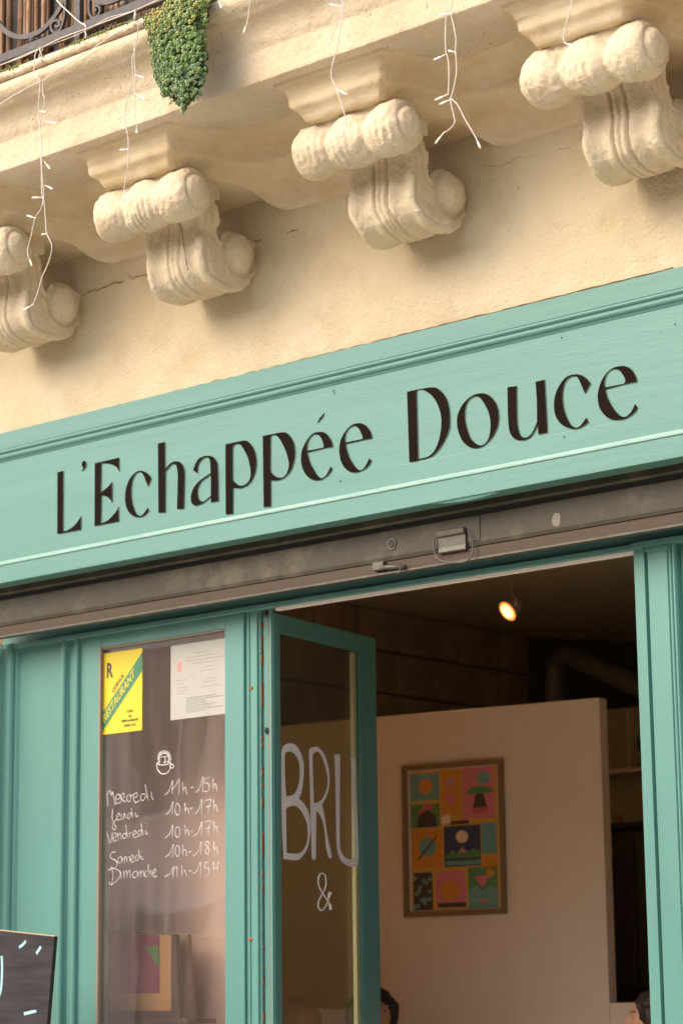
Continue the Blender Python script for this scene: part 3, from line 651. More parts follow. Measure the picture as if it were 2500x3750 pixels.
# upper moulding: stepped bead
MB().prof([(-.0135, 3.9345), (-.020, 3.931), (-.0215, 3.925), (-.018, 3.920), (-.012, 3.918), (-.012, 3.914), (-.0155, 3.911), (-.016, 3.905), (-.012, 3.898), (-.005, 3.894), (-.002, 3.888), (.0, 3.8855), (.022, 3.8855), (.022, 3.9345)], SX0, SX1).obj('moulding', M['mint'], sg)
MB().prof([(-.014, ZB), (-.014, 3.447), (.065, 3.447), (.065, ZB)], SX0, SX1).obj('bottom_board', M['mint'], sg, bevel=.002)
MB().prof([(-.0135, 3.4475), (-.0175, 3.449), (-.0185, 3.453), (-.0165, 3.457), (-.012, 3.4585), (-.012, 3.460), (-.011, 3.464), (-.006, 3.467), (-.001, 3.4695), (.022, 3.4695), (.022, 3.4475)], SX0, SX1).obj('moulding', M['pale'], sg)  # paler colour carries the highlight on this upward-facing moulding
MB().prof([(.0645, 3.448), (.027, 3.448), (.027, 4.005), (.029, 4.005), (.0645, 3.46)], SX0, SX1).obj('backing', M['mint'], sg)
# sagging lip of paint under the bottom board
lip = []
for a, b, z0, z1 in ((1650, 1858, 0, -.010),):
    pass
P1, P2 = at(1585, 1850, y=.0).x, at(1850, 1810, y=.0).x
m = MB(); n = 24; v = []
for k in range(n+1):
    t = k/n; x = P1+(P2-P1)*t; d = .013*math.sin(PI*t)**.8
    v += [(x, -.010, ZB+.001), (x, .012, ZB+.001), (x, .012, ZB-d), (x, -.006, ZB-d*.9)]
m.add(v, [(k*4+i, k*4+(i+1) % 4, (k+1)*4+(i+1) % 4, (k+1)*4+i) for k in range(n) for i in range(4)]); m.obj('sagging_lip', M['mint'], sg)

for (pa, pb, th) in (((150, 1690), (780, 1536), .0005), ((940, 1830), (1330, 1745), .0005), ((1900, 1618), (2250, 1545), .0006), ((1460, 1712), (1820, 1628), .0006), ((80, 1985), (260, 1952), .0005), ((1680, 1290), (2480, 1100), .0004), ((0, 1645), (700, 1480), .0004), ((60, 2125), (900, 1968), .0005)):
    a, b = at(*pa, y=0), at(*pb, y=0); zc0 = (a.z+b.z)/2
    if ZB < zc0 < ZT: yy = 0 if 3.47 < zc0 < 3.885 else -.014; MB().box(a.x, b.x, yy-.0004, yy+.001, zc0-th, zc0+th).obj('board_joint', M['pale' if th > .00055 else 'teal'], sg)
GA = lambda a, b: (190+a*.2551, 1600+b*.2551)
GB = lambda a, b: (560+a*.2551, 1580+b*.2551)
GC = lambda a, b: (940+a*.28061, 1480+b*.28061)
GD = lambda a, b: (1460+a*.2551, 1380+b*.2551)
GE = lambda a, b: (1840+a*.33163, 1300+b*.33163)
LET = [
 ('letter', GA, [[(82,508,1),(168,485,1),(165,1353,1),(215,1345),(310,1285),(370,1215),(400,1170),(424,1130,1),(416,1332,1),(80,1392,1)]]),
 ('apostrophe', GA, [[(470,345),(490,362),(494,400),(482,440),(458,470),(428,490,1),(446,462),(450,448),(436,420),(432,385),(445,352)]]),
 ('letter', GA, [[(618,378,1),(968,297,1),(966,495,1),(935,440),(880,402),(800,380),(712,378,1),(706,797,1),(790,730),(840,680),(868,638,1),(865,940,1),(835,890),(780,850),(712,838,1),(706,1240,1),(800,1200),(890,1110),(930,1060),(960,1000,1),(962,1212,1),(615,1278,1)]]),
 ('letter', GA, [[(1380,712,1),(1428,600,1),(1400,550),(1345,505),(1275,485),(1200,510),(1120,600),(1070,720),(1052,860),(1062,980),(1100,1070),(1160,1130),(1230,1152),(1290,1145),(1350,1110),(1392,1060,1),(1375,1012,1),(1340,1070),(1300,1118),(1262,1132),(1215,1100),(1170,1000),(1145,880),(1142,740),(1160,620),(1200,535),(1255,502),(1290,512),(1325,570),(1355,650)]]),
 ('letter', GB, [[(72,175,1),(173,150,1),(180,540,1),(230,475),(280,440),(330,428),(385,440),(430,490),(452,570),(455,700,1),(443,1110,1),(347,1112,1),(358,650,1),(352,560),(335,490),(300,465),(260,482),(181,575,1),(178,1160,1),(80,1165,1)]]),
 ('letter', GB, [[(638,600,1),(577,555,1),(600,490),(640,410),(700,365),(780,348),(850,360),(900,410),(930,520),(940,1000,1),(832,1018,1),(832,932,1),(770,990),(700,1035),(620,1065),(570,1045),(545,985),(550,900),(590,800),(660,715),(740,655),(827,598,1),(822,450),(805,390),(770,370),(720,387),(670,440),(645,510)],
                [(831,615,1),(770,660),(700,712),(655,790),(640,870),(650,950),(685,998),(730,1003),(780,968),(832,917,1)]]),
 ('letter', GB, [[(1040,185,1),(1180,155),(1310,130),(1370,150),(1430,220),(1470,320),(1482,440),(1475,540),(1440,660),(1380,750),(1310,795),(1240,815),(1148,808,1),(1148,1178,1),(1045,1192,1)],
                [(1143,260,1),(1150,215),(1170,188),(1210,175),(1260,195),(1310,270),(1360,370),(1390,490),(1402,600),(1390,680),(1345,745),(1280,778),(1220,765),(1145,698,1)]]),
 ('letter', GC, [[(78,415,1),(200,390),(340,366),(400,385),(450,440),(485,520),(498,610),(490,720),(450,850),(390,930),(320,980),(230,995),(182,988,1),(182,1335,1),(90,1342,1)],
                [(178,470,1),(182,425),(200,406),(235,402),(280,430),(330,510),(380,620),(410,720),(418,800),(400,880),(360,940),(305,960),(240,940),(178,878,1)]]),
 ('letter', GC, [[(990,555,1),(975,490),(930,410),(880,370),(830,362),(750,375),(680,430),(620,530),(585,620),(577,700),(585,800),(620,890),(680,960),(750,992),(820,990),(890,955),(950,900),(982,845),(960,815,1),(930,880),(890,940),(845,965),(800,940),(740,850),(690,750),(655,630,1),(870,578,1)],
                [(655,608,1),(655,540),(680,460),(720,410),(770,393),(820,415),(855,480),(873,555),(858,568,1)]]),
 ('acute_accent', GC, [[(875,115,1),(852,175),(785,245,1),(822,180)]]),
 ('letter', GC, [[(1500,445,1),(1490,380),(1450,310),(1400,265),(1340,248),(1260,262),(1190,310),(1120,410),(1085,500),(1075,610),(1090,720),(1130,810),(1200,875),(1280,892),(1360,870),(1440,820),(1490,745),(1465,707,1),(1430,780),(1390,840),(1345,860),(1290,825),(1220,720),(1180,620),(1155,520,1),(1372,470,1)],
                [(1152,500,1),(1150,430),(1175,350),(1220,297),(1280,285),(1330,320),(1365,390),(1380,442),(1362,458,1)]]),
 ('letter', GD, [[(115,215,1),(300,175),(470,150),(550,165),(630,235),(690,340),(722,480),(730,620),(715,760),(660,900),(580,1030),(490,1125),(400,1168),(276,1194,1),(274,1205,1),(148,1223,1)],
                [(250,208,1),(262,190,1),(330,183),(400,215),(480,280),(540,370),(590,500),(608,640),(595,800),(555,960),(500,1070),(440,1130),(380,1157),(276,1180,1)]]),
 ('letter', GD, [[(1180,235),(1270,255),(1350,320),(1405,420),(1428,540),(1420,680),(1370,810),(1290,920),(1190,1000),(1080,1025),(990,995),(910,920),(860,810),(832,690),(838,560),(890,430),(970,330),(1070,260)],
                [(1110,278),(1160,300),(1220,380),(1280,500),(1310,640),(1305,800),(1270,910),(1210,972),(1150,980),(1080,940),(1020,870),(980,760),(950,640),(945,500),(970,380),(1030,305)]]),
 ('letter', GE, [[(50,355,1),(150,342,1),(155,700),(170,820),(195,885),(235,912),(280,900),(325,850),(376,740,1),(374,500,1),(360,295,1),(460,272,1),(490,858,1),(390,875,1),(385,768,1),(335,862),(290,918),(220,940),(150,935),(95,890),(65,800),(54,600)]]),
 ('letter', GE, [[(905,425,1),(965,315,1),(940,280),(890,235),(830,215),(760,218),(690,250),(620,340),(575,450),(563,560),(580,670),(640,760),(720,803),(790,818),(860,800),(942,742,1),(918,690,1),(880,750),(835,795),(797,800),(750,770),(700,680),(665,560),(658,430),(680,310),(730,250),(790,232),(825,250),(860,320)]]),
 ('letter', GE, [[(1480,295,1),(1460,230),(1420,165),(1370,130),(1300,122),(1220,140),(1150,190),(1090,280),(1055,380),(1045,470),(1065,580),(1110,650),(1170,700),(1250,718),(1340,705),(1420,660),(1482,590),(1455,540,1),(1430,600),(1385,660),(1330,683),(1270,650),(1200,560),(1150,460),(1128,378,1),(1340,322,1)],
                [(1125,358,1),(1118,300),(1140,220),(1180,172),(1230,155),(1280,167),(1330,230),(1350,290),(1328,318,1)]]),
]
for nm, G, cs in LET:
    o = slab2d(nm, [[at(*G(a, b), y=-.004) for a, b in crv(c, 5)] for c in cs], Vector((0, -.0005, 0)), X, Z, .0035, M['black'], sg)
    o.data.materials.append(M['edge']); o.data.update()
    for p in o.data.polygons:
        ys_ = [o.data.vertices[i].co.y for i in p.vertices]; p.material_index = 1 if max(ys_)-min(ys_) > .002 else 0
for a, b in ((1605, 1238), (1221, 1430), (1223, 1440), (2065, 1600), (1245, 1762), (1725, 1768), (1125, 1885), (2055, 1237), (2470, 1187)):
    c = at(a, b, y=-.001); MB().ball(c, (.003, .001, .004), 6, 4).obj('paint_chip', M['darkgap'], sg)

# ================================================================ ROLLER SHUTTER
sh = thing('roller_shutter', 'rolled-up grey metal shutter, only its bottom bar and last slat showing', 'shutter', (0, .09, 3.17))
MB().prof([(.068, 3.37), (.062, 3.352), (.066, 3.345), (.078, 3.345), (.084, 3.36), (.084, 3.5), (.068, 3.5)][::-1], SX0, SX1).obj('slat', M['shutter'], sh)
MB().prof([(.100, 3.352), (.112, 3.352), (.112, 3.32), (.100, 3.32)], SX0, SX1).obj('slat_gap', M['darkgap'], sh)
MB().prof([(.098, 3.335), (.090, 3.328), (.088, 3.235), (.092, 3.222), (.096, 3.220), (.110, 3.220), (.110, 3.335)], SX0, SX1).obj('bottom_bar', M['shutter'], sh)
MB().prof([(.096, 3.2195), (.090, 3.216), (.089, 3.180), (.110, 3.180), (.110, 3.2195)], SX0, SX1).obj('bar_lip', M['shutter_lip'], sh)
MB().prof([(.080, 3.1795), (.078, 3.177), (.078, 3.171), (.112, 3.171), (.112, 3.1795)], SX0, SX1).obj('bottom_flange', M['hardware'], sh)
G8 = lambda a, b: (1300+a*.38265, 1850+b*.38265)
YB = .088
def platept(L_, y): return [at(*G8(a, b), y=y) for a, b in L_]
slab2d('backing_plate', [platept([(735, 215), (1190, 108), (1196, 330), (760, 430)], YB)], Vector((0, YB, 0)), X, Z, .0025, M['shutter'], sh)
q = [at(*G8(a, b), y=YB-.02) for a, b in ((778, 268), (1062, 198), (1104, 445), (822, 480))]
m = MB(); xs0, xs1 = q[0].x, q[1].x-.012; zt, zb = q[0].z+.004, q[3].z+.008
m.prof([(YB, zt), (YB-.014, zt+.004), (YB-.022, zt-.004), (YB-.020, zt-.018), (YB-.012, zt-.022), (YB-.011, zb+.02), (YB-.013, zb+.004), (YB-.009, zb), (YB, zb)], xs0, xs1); m.obj('hasp', M['hardware'], sh, bevel=.001)
rp = [at(*G8(a, b), y=YB-.016-.012*(b > 480)) for a, b in opencrv([(775, 275), (752, 350), (750, 420), (775, 490), (820, 530), (920, 548), (1030, 545), (1095, 510), (1125, 450), (1122, 390), (1095, 290), (1080, 230)], 4)]
MB().tube(rp, .0028, 7).obj('ring_handle', M['hardware'], sh, smooth=True)
hc = at(*G8(350, 372), y=YB); 
m = MB(); m.tube([hc+Vector((0, .0, 0)), hc+Vector((0, -.003, 0))], .021, 18); m.obj('keyhole_plate', M['hardware'], sh)
m = MB(); m.tube([hc+Vector((0, -.0025, 0)), hc+Vector((0, -.0045, 0))], .0145, 18); m.obj('keyhole', M['darkgap'], sh)
m = MB(); m.tube([hc+Vector((.002, -.004, -.004)), hc+Vector((.002, -.0065, -.004))], .009, 14); m.obj('keyhole', M['shutter_lip'], sh)
b0 = at(*G8(170, 600), y=YB-.015); b1 = at(*G8(275, 600), y=YB-.015)
B('bolt_bracket', M['hardware'], sh, b0.x, b1.x, YB-.020, YB, b0.z-.012, b0.z+.018, .002)
b2 = at(*G8(300, 600), y=YB-.015); b3 = at(*G8(480, 590), y=YB-.015)
MB().tube([b1+Vector((-.01, 0, 0)), b2+Vector((0, 0, .002)), b3], .0085, 10).obj('bolt', M['hardware'], sh, smooth=True)
MB().tube([b3+Vector((-.012, .01, 0)), b3+Vector((-.012, -.012, 0)), b3+Vector((-.012, -.015, -.02)), b3+Vector((-.03, -.012, -.022))], .0035, 6).obj('bolt_knob', M['hardware'], sh, smooth=True)
c = at(2038, 1905, y=YB)
rr_ = [c+Vector((.027*math.cos(a)*random.uniform(.75, 1.15)*.7, 0, .030*math.sin(a)*random.uniform(.7, 1.1))) for a in np.linspace(0, 2*PI, 14)[:-1]]
slab2d('bare_patch', [rr_], Vector((0, YB, 0)), X, Z, .0012, mat('pale_scuff', (.15, .135, .10), .6), sh)

# ================================================================ SHOPFRONT JOINERY
YJ = .22; KJ = 6.72/6.64; YO = .08
ZJ = lambda z: 1.6+(z-1.6)*KJ
jo = thing('shopfront_frame', 'teal painted timber shopfront frame with fluted pilasters around window and door', 'shopfront', (0, YJ, 0))
xw = lambda px, py=2700, y=YJ: at(px, py, y=y).x
# head beam
B('head_beam', M['teal'], jo, SX0, SX1, .242, .28, ZJ(3.150), 3.30, 0)
MB().prof([(.215, ZJ(3.128)), (.212, ZJ(3.132)), (.212, ZJ(3.146)), (.216, ZJ(3.150)), (.28, ZJ(3.150)), (.28, ZJ(3.128))], SX0, xw(2326, 2019)+.3).obj('head_moulding', M['teal'], jo)
B('white_strip', M['white'], jo, xw(1010)+.0, 1.16, .222, .245, ZJ(3.117), ZJ(3.1278), .001)
# window frame: stiles, top rail, beads
xa, xb, xc_, xd = xw(309), xw(367), xw(823), xw(893)
ZW = ZJ(3.1277)
win = thing('shop_window', 'narrow tall shop window with opening hours written in white, left of the door', 'window', (-1.05, YJ, .9))
B('stile', M['teal'], win, xa, xb, YJ, YJ+.06, .9, ZW, .003)
B('stile', M['teal'], win, xc_, xd, YJ, YJ+.06, .9, ZW, .003)
B('top_rail', M['teal'], win, xb, xc_, YJ+.001, YJ+.06, ZJ(3.078), ZW, .002)
B('bottom_rail', M['teal'], win, xb, xc_, YJ+.001, YJ+.06, .9, 1.0, .002)
GY = YJ+.017
ZGT = ZJ(3.078)
B('glazing_bead', M['bead'], win, xb-.010, xb+.0015, YJ-.0015, GY-.001, 1.0, ZGT, .0)
B('glazing_bead', M['bead'], win, xb+.002, xc_, YJ+.006, GY-.001, ZGT-.007, ZGT, .001)
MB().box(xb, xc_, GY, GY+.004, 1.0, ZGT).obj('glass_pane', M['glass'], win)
# mouldings right of window, hinge groove
xe, xf, xg = xw(893), xw(948), xw(972)
bead = lambda x, y, r, n=8: [(x+r*math.cos(a), y-r*math.sin(a)) for a in np.linspace(PI, 0, n)]
def pilaster(name, parent, segs, z0, z1, yb=.32, m=M['teal']):
    """upright moulding from a plan outline of (x, y) points facing the street"""
    pts = segs+[(segs[-1][0], yb), (segs[0][0], yb)]
    return MB().vprof(pts, z0, z1).obj(name, m, parent)
w_ = xf-xe
pilaster('door_post', jo, [(xe+.001, YJ+.012), (xe+w_*.12, YJ+.012)]+bead(xe+w_*.26, YJ+.010, w_*.10)+[(xe+w_*.40, YJ+.014), (xe+w_*.44, YJ+.002), (xe+w_*.86, YJ+.002), (xe+w_*.90, YJ+.012), (xf, YJ+.012)], 0, ZW, YJ+.036)
B('weather_seal', M['strip'], jo, xf+.0005, xg, YJ+.026, YJ+.034, 0, ZW, 0)
m = MB()
for k in range(46):
    z = random.uniform(1.5, 3.1); m.ball((xf+.001, YJ+.018, z), (.003, .006, random.uniform(.004, .02)), 6, 4)
m.obj('flaking_paint', M['rust'], jo, kind='stuff', smooth=True)
for (a, b) in ((920, 2520), (918, 3440)):
    c = at(a, b, y=YJ+.002); o = MB().ball(c, (.011, .003, .008), 8, 5).obj('screw_hole', M['rust'], jo, smooth=True)
# wall panel left of the window
x0p, x1p, x2p = xw(12, 3300), xw(48, 3300), xw(214, 3300)
def vm(name, x0, x1, y, parent=jo): return
pilaster('left_pilaster', jo, [(-2.12, YJ-.01), (x0p-.02, YJ-.01), (x0p-.016, YJ-.004)]+bead((x0p+x1p)/2, YJ, (x1p-x0p)*.38)+[(x1p, YJ+.004), (x1p+.01, YJ+.014), (x2p-.01, YJ+.014), (x2p, YJ+.004)]+bead(x2p+.018, YJ+.002, .014)+[(x2p+.034, YJ+.006), (x2p+.04, YJ+.014), (x2p+.07, YJ+.014), (x2p+.076, YJ+.004)]+bead(x2p+.094, YJ+.004, .013)+[(x2p+.11, YJ+.01), (xa-.008, YJ+.01), (xa-.008, YJ+.03), (xa-.001, YJ+.03)], 0, ZJ(3.1495))
B('window_panel', M['teal'], jo, xa, xc_+.07, YJ+.004, .30, 0, .899, .003)
# right pilaster
r0, r1, r2, r3, r4 = xw(2332, 2200), xw(2369, 2200), xw(2380, 2200), xw(2450, 2200), xw(2482, 2200)
pilaster('right_pilaster', jo, [(r0, YJ-.012), (r1, YJ-.012), (r1+.003, YJ+.004), (r2-.003, YJ+.004), (r2, YJ-.008), (r3, YJ-.008), (r3+.004, YJ-.002)]+bead(r3+.012, YJ-.004, .006)+bead(r3+.026, YJ-.004, .006)+[(r4, YJ-.002), (r4+.004, YJ+.02), (r4+.03, YJ+.02), (r4+.034, YJ-.006), (r4+.5, YJ-.006)], 0, ZJ(3.128))
B('pilaster_capital', M['teal'], jo, r0-.006, r4+.5, YJ-.022, .24, ZJ(3.1285), ZJ(3.1495), .002)
B('pilaster_capital', M['teal'], jo, r1+.006, r3+.010, YJ-.017, .24, ZJ(3.112), ZJ(3.1280), .003)
# outer jamb returns
B('jamb_return', M['teal'], jo, xg, xg+.012, YJ+.022, YJ+.030, 0, ZW, .001)

# ---------------------------------------------------------------- door leaf, opened inwards
hz = ZJ(3.118)
HP = at(1000, 2236, y=YJ+.03); HP.z = 0
TP = at(1375, 2338, z=hz); ld = Vector((TP.x-HP.x, TP.y-HP.y, 0)); LW = ld.length; ld.normalize(); ln = Vector((ld.y, -ld.x, 0))  # ln: towards the camera side
leaf = thing('door', 'teal glazed door leaf opened inwards with BRU & lettered in white', 'door', (HP.x, HP.y, 0))
def LB(name, m, u0, u1, z0, z1, d0=0, d1=.045, bev=.002):
    mb = MB(); v = []
    for u in (u0, u1):
        for d in (d0, d1):
            for z in (z0, z1): v.append(HP+ld*u-ln*d+Vector((0, 0, z)))
    mb.add(v, [(0, 1, 3, 2), (4, 6, 7, 5), (0, 4, 5, 1), (2, 3, 7, 6), (0, 2, 6, 4), (1, 5, 7, 3)]); return mb.obj(name, m, leaf, bevel=bev)
def ucoord(px, py): 
    p = at(px, py, p=HP, n=ln); return (p-HP).dot(ld), p.z
u1, _ = ucoord(1028, 2700); u2, _ = ucoord(1315, 2700); u3, _ = ucoord(1380, 2700); uA = ucoord(1028, 2310); uB = ucoord(1330, 2385)
ztop = (uA[1]+uB[1])/2
LB('stile', M['teal'], 0, u1, .05, hz); LB('stile', M['teal'], u2+.012, u3, .05, hz)
LB('top_rail', M['teal'], u1, u2+.012, ztop, hz, .001, .044); LB('bottom_rail', M['teal'], u1, u2+.012, .05, .5, .001, .044)
LB('glazing_bead', M['teal'], u1, u2+.011, ztop-.010, ztop, .002, .0042, .001)
LB('spacer_bar', mat('aluminium_spacer', (.82, .76, .56), .4), u2-.026, u2-.004, .5, ztop-.012, .009, .026, .001)
LB('glazing_bead', M['teal'], u2+.002, u2+.012, .5, ztop, .001, .0043, .0)
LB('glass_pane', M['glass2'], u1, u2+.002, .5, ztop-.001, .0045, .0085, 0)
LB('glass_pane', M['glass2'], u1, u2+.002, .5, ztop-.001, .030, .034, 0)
for (a, b) in ((975, 2245), (975, 2675)):
    c = at(a, b, y=YJ+.02); MB().ball(c, (.008, .006, .013), 8, 6).obj('hinge_pin', M['darkgap'], leaf, smooth=True)
GH = lambda a, b: (900+a*.42523, 2200+b*.42523)
PL = HP-ln*.0042
def onleaf(a, b): return at(*GH(a, b), p=PL, n=ln)
bru = [[[(312,1275),(335,1243),(380,1228),(430,1245),(475,1320),(498,1420),(492,1560),(478,1650),(455,1705,1),(505,1755),(543,1840),(556,1940),(545,2060),(525,2140),(485,2200),(440,2235),(325,2225,1),(310,1900),(305,1400)],
        [(335,1330),(360,1300),(408,1310),(450,1370),(465,1450),(460,1550),(438,1630),(400,1675),(345,1682,1),(335,1480)],
        [(345,1790,1),(400,1765),(450,1780),(500,1850),(532,1950),(530,2060),(500,2140),(445,2178),(350,2172,1)]],
       [[(545,1290),(575,1262),(622,1262),(670,1315),(700,1400),(718,1500),(715,1600),(690,1690),(655,1755,1),(672,1840),(690,1960),(712,2080),(730,2150),(738,2213,1),(716,2218,1),(692,2130),(682,2010),(665,1920),(640,1850),(605,1808,1),(602,2228,1),(568,2228,1),(555,1700),(547,1400)],
        [(575,1340),(595,1306),(630,1305),(665,1370),(695,1470),(705,1560),(690,1640),(650,1715),(585,1750,1),(577,1500)]],
       [[(760,1325,1),(810,1322,1),(808,1700),(808,2080),(830,2180),(880,2225),(922,2215),(935,2150),(930,1900),(915,1500),(905,1345,1),(940,1345,1),(950,1700),(968,2100),(965,2240),(940,2290),(890,2285),(830,2250),(795,2180),(780,2050),(775,1700),(768,1450)]]]
for cs in bru:
    slab2d('painted_letter', [[onleaf(a, b) for a, b in crv(c, 5)] for c in cs], PL, ld, Z, .0008, M['inkw'], leaf)
amp = opencrv([(612, 625), (590, 590), (560, 545), (528, 490), (518, 440), (530, 400), (548, 388), (568, 405), (575, 440), (570, 490), (545, 545), (522, 590), (520, 630), (540, 655), (562, 640), (585, 600), (600, 545)], 6)
ap = [at(900+a*.5102, 3000+b*.5102, p=PL, n=ln) for a, b in amp]
m = MB(); m.tube(ap, .0028, 6); m.tube([at(900+a*.5102, 3000+b*.5102, p=PL, n=ln) for a, b in ((590, 575), (598, 545), (606, 530))], .004, 6, rs=[.003, .006, .0075]); m.tube([at(900+a*.5102, 3000+b*.5102, p=PL, n=ln) for a, b in ((596, 600), (606, 625), (608, 650))], .004, 6, rs=[.003, .006, .0075]); m.obj('painted_ampersand', M['inkw'], leaf, smooth=True)

# ---------------------------------------------------------------- writing on the window
YG = GY-.0012
GF = lambda a, b: (300+a*.44643, 2200+b*.44643)
GG = lambda a, b: (a*.63776, 3000+b*.63776)
def strokes(name, L_, G, r=.0013, parent=win):
    m = MB()
    for s in L_:
        if len(s) == 1: m.ball(at(*G(*s[0]), y=YG), (r*1.4, r*.6, r*1.4), 6, 4); continue
        P = [at(*G(*q), y=YG) for q in (opencrv(s, 4) if len(s) > 2 else s)]; m.tube(P, r, 5, rs=[r*random.uniform(.75, 1.15) for _ in P])
    return m.obj(name, M['inkw'], parent, smooth=True)
def circ(cx, cy_, rx, ry, n=12): return [(cx+rx*math.cos(a), cy_+ry*math.sin(a)) for a in np.linspace(-1.4, -1.4+2*PI, n)]
H_ = lambda x, y, t: [[(x, y-t), (x+4, y)], [(x+4, y-t*.25), (x+14, y-t*.55), (x+26, y-t*.5), (x+30, y-t*.2), (x+38, y)]]
one = lambda x, y, t, l=45: [[(x-l, y+2), (x-l*.4, y-t*.25), (x+5, y-t), (x+4, y-t*.6), (x+1, y)]]
strokes('written_line', [[(215,1692),(212,1630),(208,1580)],[(210,1585),(230,1555),(245,1600),(252,1568),(262,1600),(270,1660),(275,1682)],
  [(285,1632),(310,1620),(312,1595),(290,1590),(278,1630),(288,1665),(315,1655)],[(325,1655),(322,1590)],[(322,1592),(345,1580),(347,1612),(325,1628),(362,1652)],[(398,1592),(376,1600),(370,1635),(395,1650)],[(402,1592),(400,1650)],[(402,1605),(425,1588)],
  [(425,1620),(455,1605),(450,1575),(428,1590),(425,1630),(445,1655),(478,1638)],[(445,1652),(436,1672)],[(525,1585),(492,1590),(485,1625),(505,1640),(528,1600)],[(520,1508),(535,1590),(545,1640)],[(570,1570),(575,1610),(588,1636)],[(568,1524)]]
  + one(740,1590,115,60)+[[(735,1560),(780,1500),(800,1462),(798,1592)]]+H_(826,1588,100)+[[(890,1537),(915,1530)]]+one(988,1570,125,55)+[[(1050,1452),(1012,1462),(1006,1500),(1030,1494),(1046,1528),(1032,1562),(1000,1562)]]+H_(1075,1564,108), GF)
strokes('written_line', [[(255,1710),(250,1770),(262,1820),(282,1862),(270,1880),(252,1850),(285,1790)],[(240,1790),(255,1740)],[(285,1775),(310,1762),(302,1740),(285,1765),(296,1800),(322,1790)],[(325,1750),(330,1785),(345,1785),(350,1745),(360,1785)],
  [(408,1742),(382,1750),(376,1780),(395,1786),(410,1745)],[(405,1702),(412,1740),(420,1782)],[(440,1740),(448,1772),(465,1760)],[(448,1695)]]
  +one(742,1755,105,55)+[circ(785,1712,20,48)]+H_(845,1750,88)+[[(890,1705),(912,1698)]]+one(980,1748,118,55)+[[(1010,1640),(1060,1634),(1042,1690),(1036,1745)],[(1018,1692),(1060,1682)]]+H_(1080,1736,106), GF)
strokes('written_line', [[(208,1905),(235,1990),(252,1898)],[(258,1950),(284,1932),(272,1903),(255,1940),(268,1978),(294,1960)],[(296,1905),(302,1968)],[(300,1932),(318,1908),(328,1958)],[(368,1905),(342,1915),(338,1945),(358,1946),(372,1900)],[(362,1838),(368,1890),(380,1948)],[(392,1898),(393,1946)],[(392,1915),(412,1898)],
  [(422,1925),(448,1905),(435,1885),(420,1920),(436,1947),(460,1932)],[(492,1880),(467,1890),(462,1925),(482,1926),(495,1885)],[(488,1828),(495,1875),(506,1926)],[(525,1885),(528,1916),(543,1905)],[(522,1828)]]
  +one(742,1945,110,60)+[circ(785,1898,19,44)]+H_(846,1930,90)+[[(890,1891),(914,1885)]]+one(980,1930,120,62)+[[(1010,1816),(1058,1808),(1042,1862),(1036,1922)],[(1014,1870),(1056,1858)]]+H_(1082,1905,97), GF)
strokes('written_line', [[(278,2062),(245,2068),(238,2108),(275,2130),(292,2160),(268,2198),(240,2182)],[(328,2100),(302,2110),(297,2145),(320,2150),(332,2105)],[(330,2105),(340,2152)],[(350,2100),(352,2152)],[(352,2120),(366,2098),(372,2146)],[(374,2118),(390,2098),(396,2146)],[(402,2125),(426,2105),(412,2085),(400,2115),(413,2146),(434,2135)],
  [(468,2085),(446,2095),(442,2125),(460,2126),(472,2092)],[(466,2040),(472,2085),(481,2120)],[(490,2095),(495,2126),(510,2115)],[(490,2055)]]
  +one(745,2100,100,58)+[circ(785,2052,18,44)]+H_(828,2095,92)+[[(875,2065),(900,2058)]]+one(975,2088,110,60)+[[(1045,1985),(1022,1975),(1012,1995),(1030,2020),(1046,2050),(1036,2080),(1016,2070),(1018,2045),(1040,2010),(1045,1985)]]+H_(1082,2078,100), GF)
strokes('written_line', [[(622,292),(660,284),(690,305),(684,340),(640,378),(630,360)],[(645,292),(650,330),(640,378)],[(694,300),(699,345)],[(690,275)],[(712,298),(715,345)],[(716,312),(728,296),(732,342)],[(734,312),(746,295),(751,340)],[(788,298),(768,305),(764,330),(783,335),(792,305)],[(790,300),(800,336)],[(807,295),(811,336)],[(810,312),(823,296),(830,333)],
  [(845,297),(834,305),(834,325),(846,331)],[(853,260),(856,331)],[(857,312),(867,296),(873,329)],[(879,313),(897,301),(889,286),(878,310),(887,332),(903,325)]]
  +[[(948,331),(975,315),(996,272),(994,340)],[(990,310),(1015,272),(1018,335)],[(1045,265),(1047,328)],[(1047,308),(1062,293),(1072,326)],[(1085,299),(1102,295)],[(1108,312),(1130,298),(1153,246),(1152,333)],[(1200,247),(1178,252),(1178,282),(1196,280),(1202,308),(1180,326)],[(1225,243),(1229,312)],[(1254,240),(1252,311)],[(1228,285),(1252,277)]], GG, .0013)
# cup-and-sun logo
lg = [[(618,1335),(620,1375),(640,1408),(668,1422),(700,1412),(724,1380),(732,1330)],[(618,1335),(650,1348),(690,1345),(732,1330)],[(620,1330),(645,1322)],[(700,1318),(730,1325)],
      [(636,1332),(637,1285),(655,1258),(680,1250),(702,1260),(713,1290),(714,1325)],circ(740,1358,15,16),[(652,1284),(664,1280)],[(690,1280),(702,1276)],[(678,1275),(688,1315),(678,1318)],[(672,1328),(690,1326)]]
for k in range(15):
    a = math.radians(170+k*200/14); lg.append([(677+44*math.cos(a), 1292+46*math.sin(a)), (677+57*math.cos(a+.08), 1292+64*math.sin(a+.08))])
strokes('cup_logo', lg, GF, .0019)

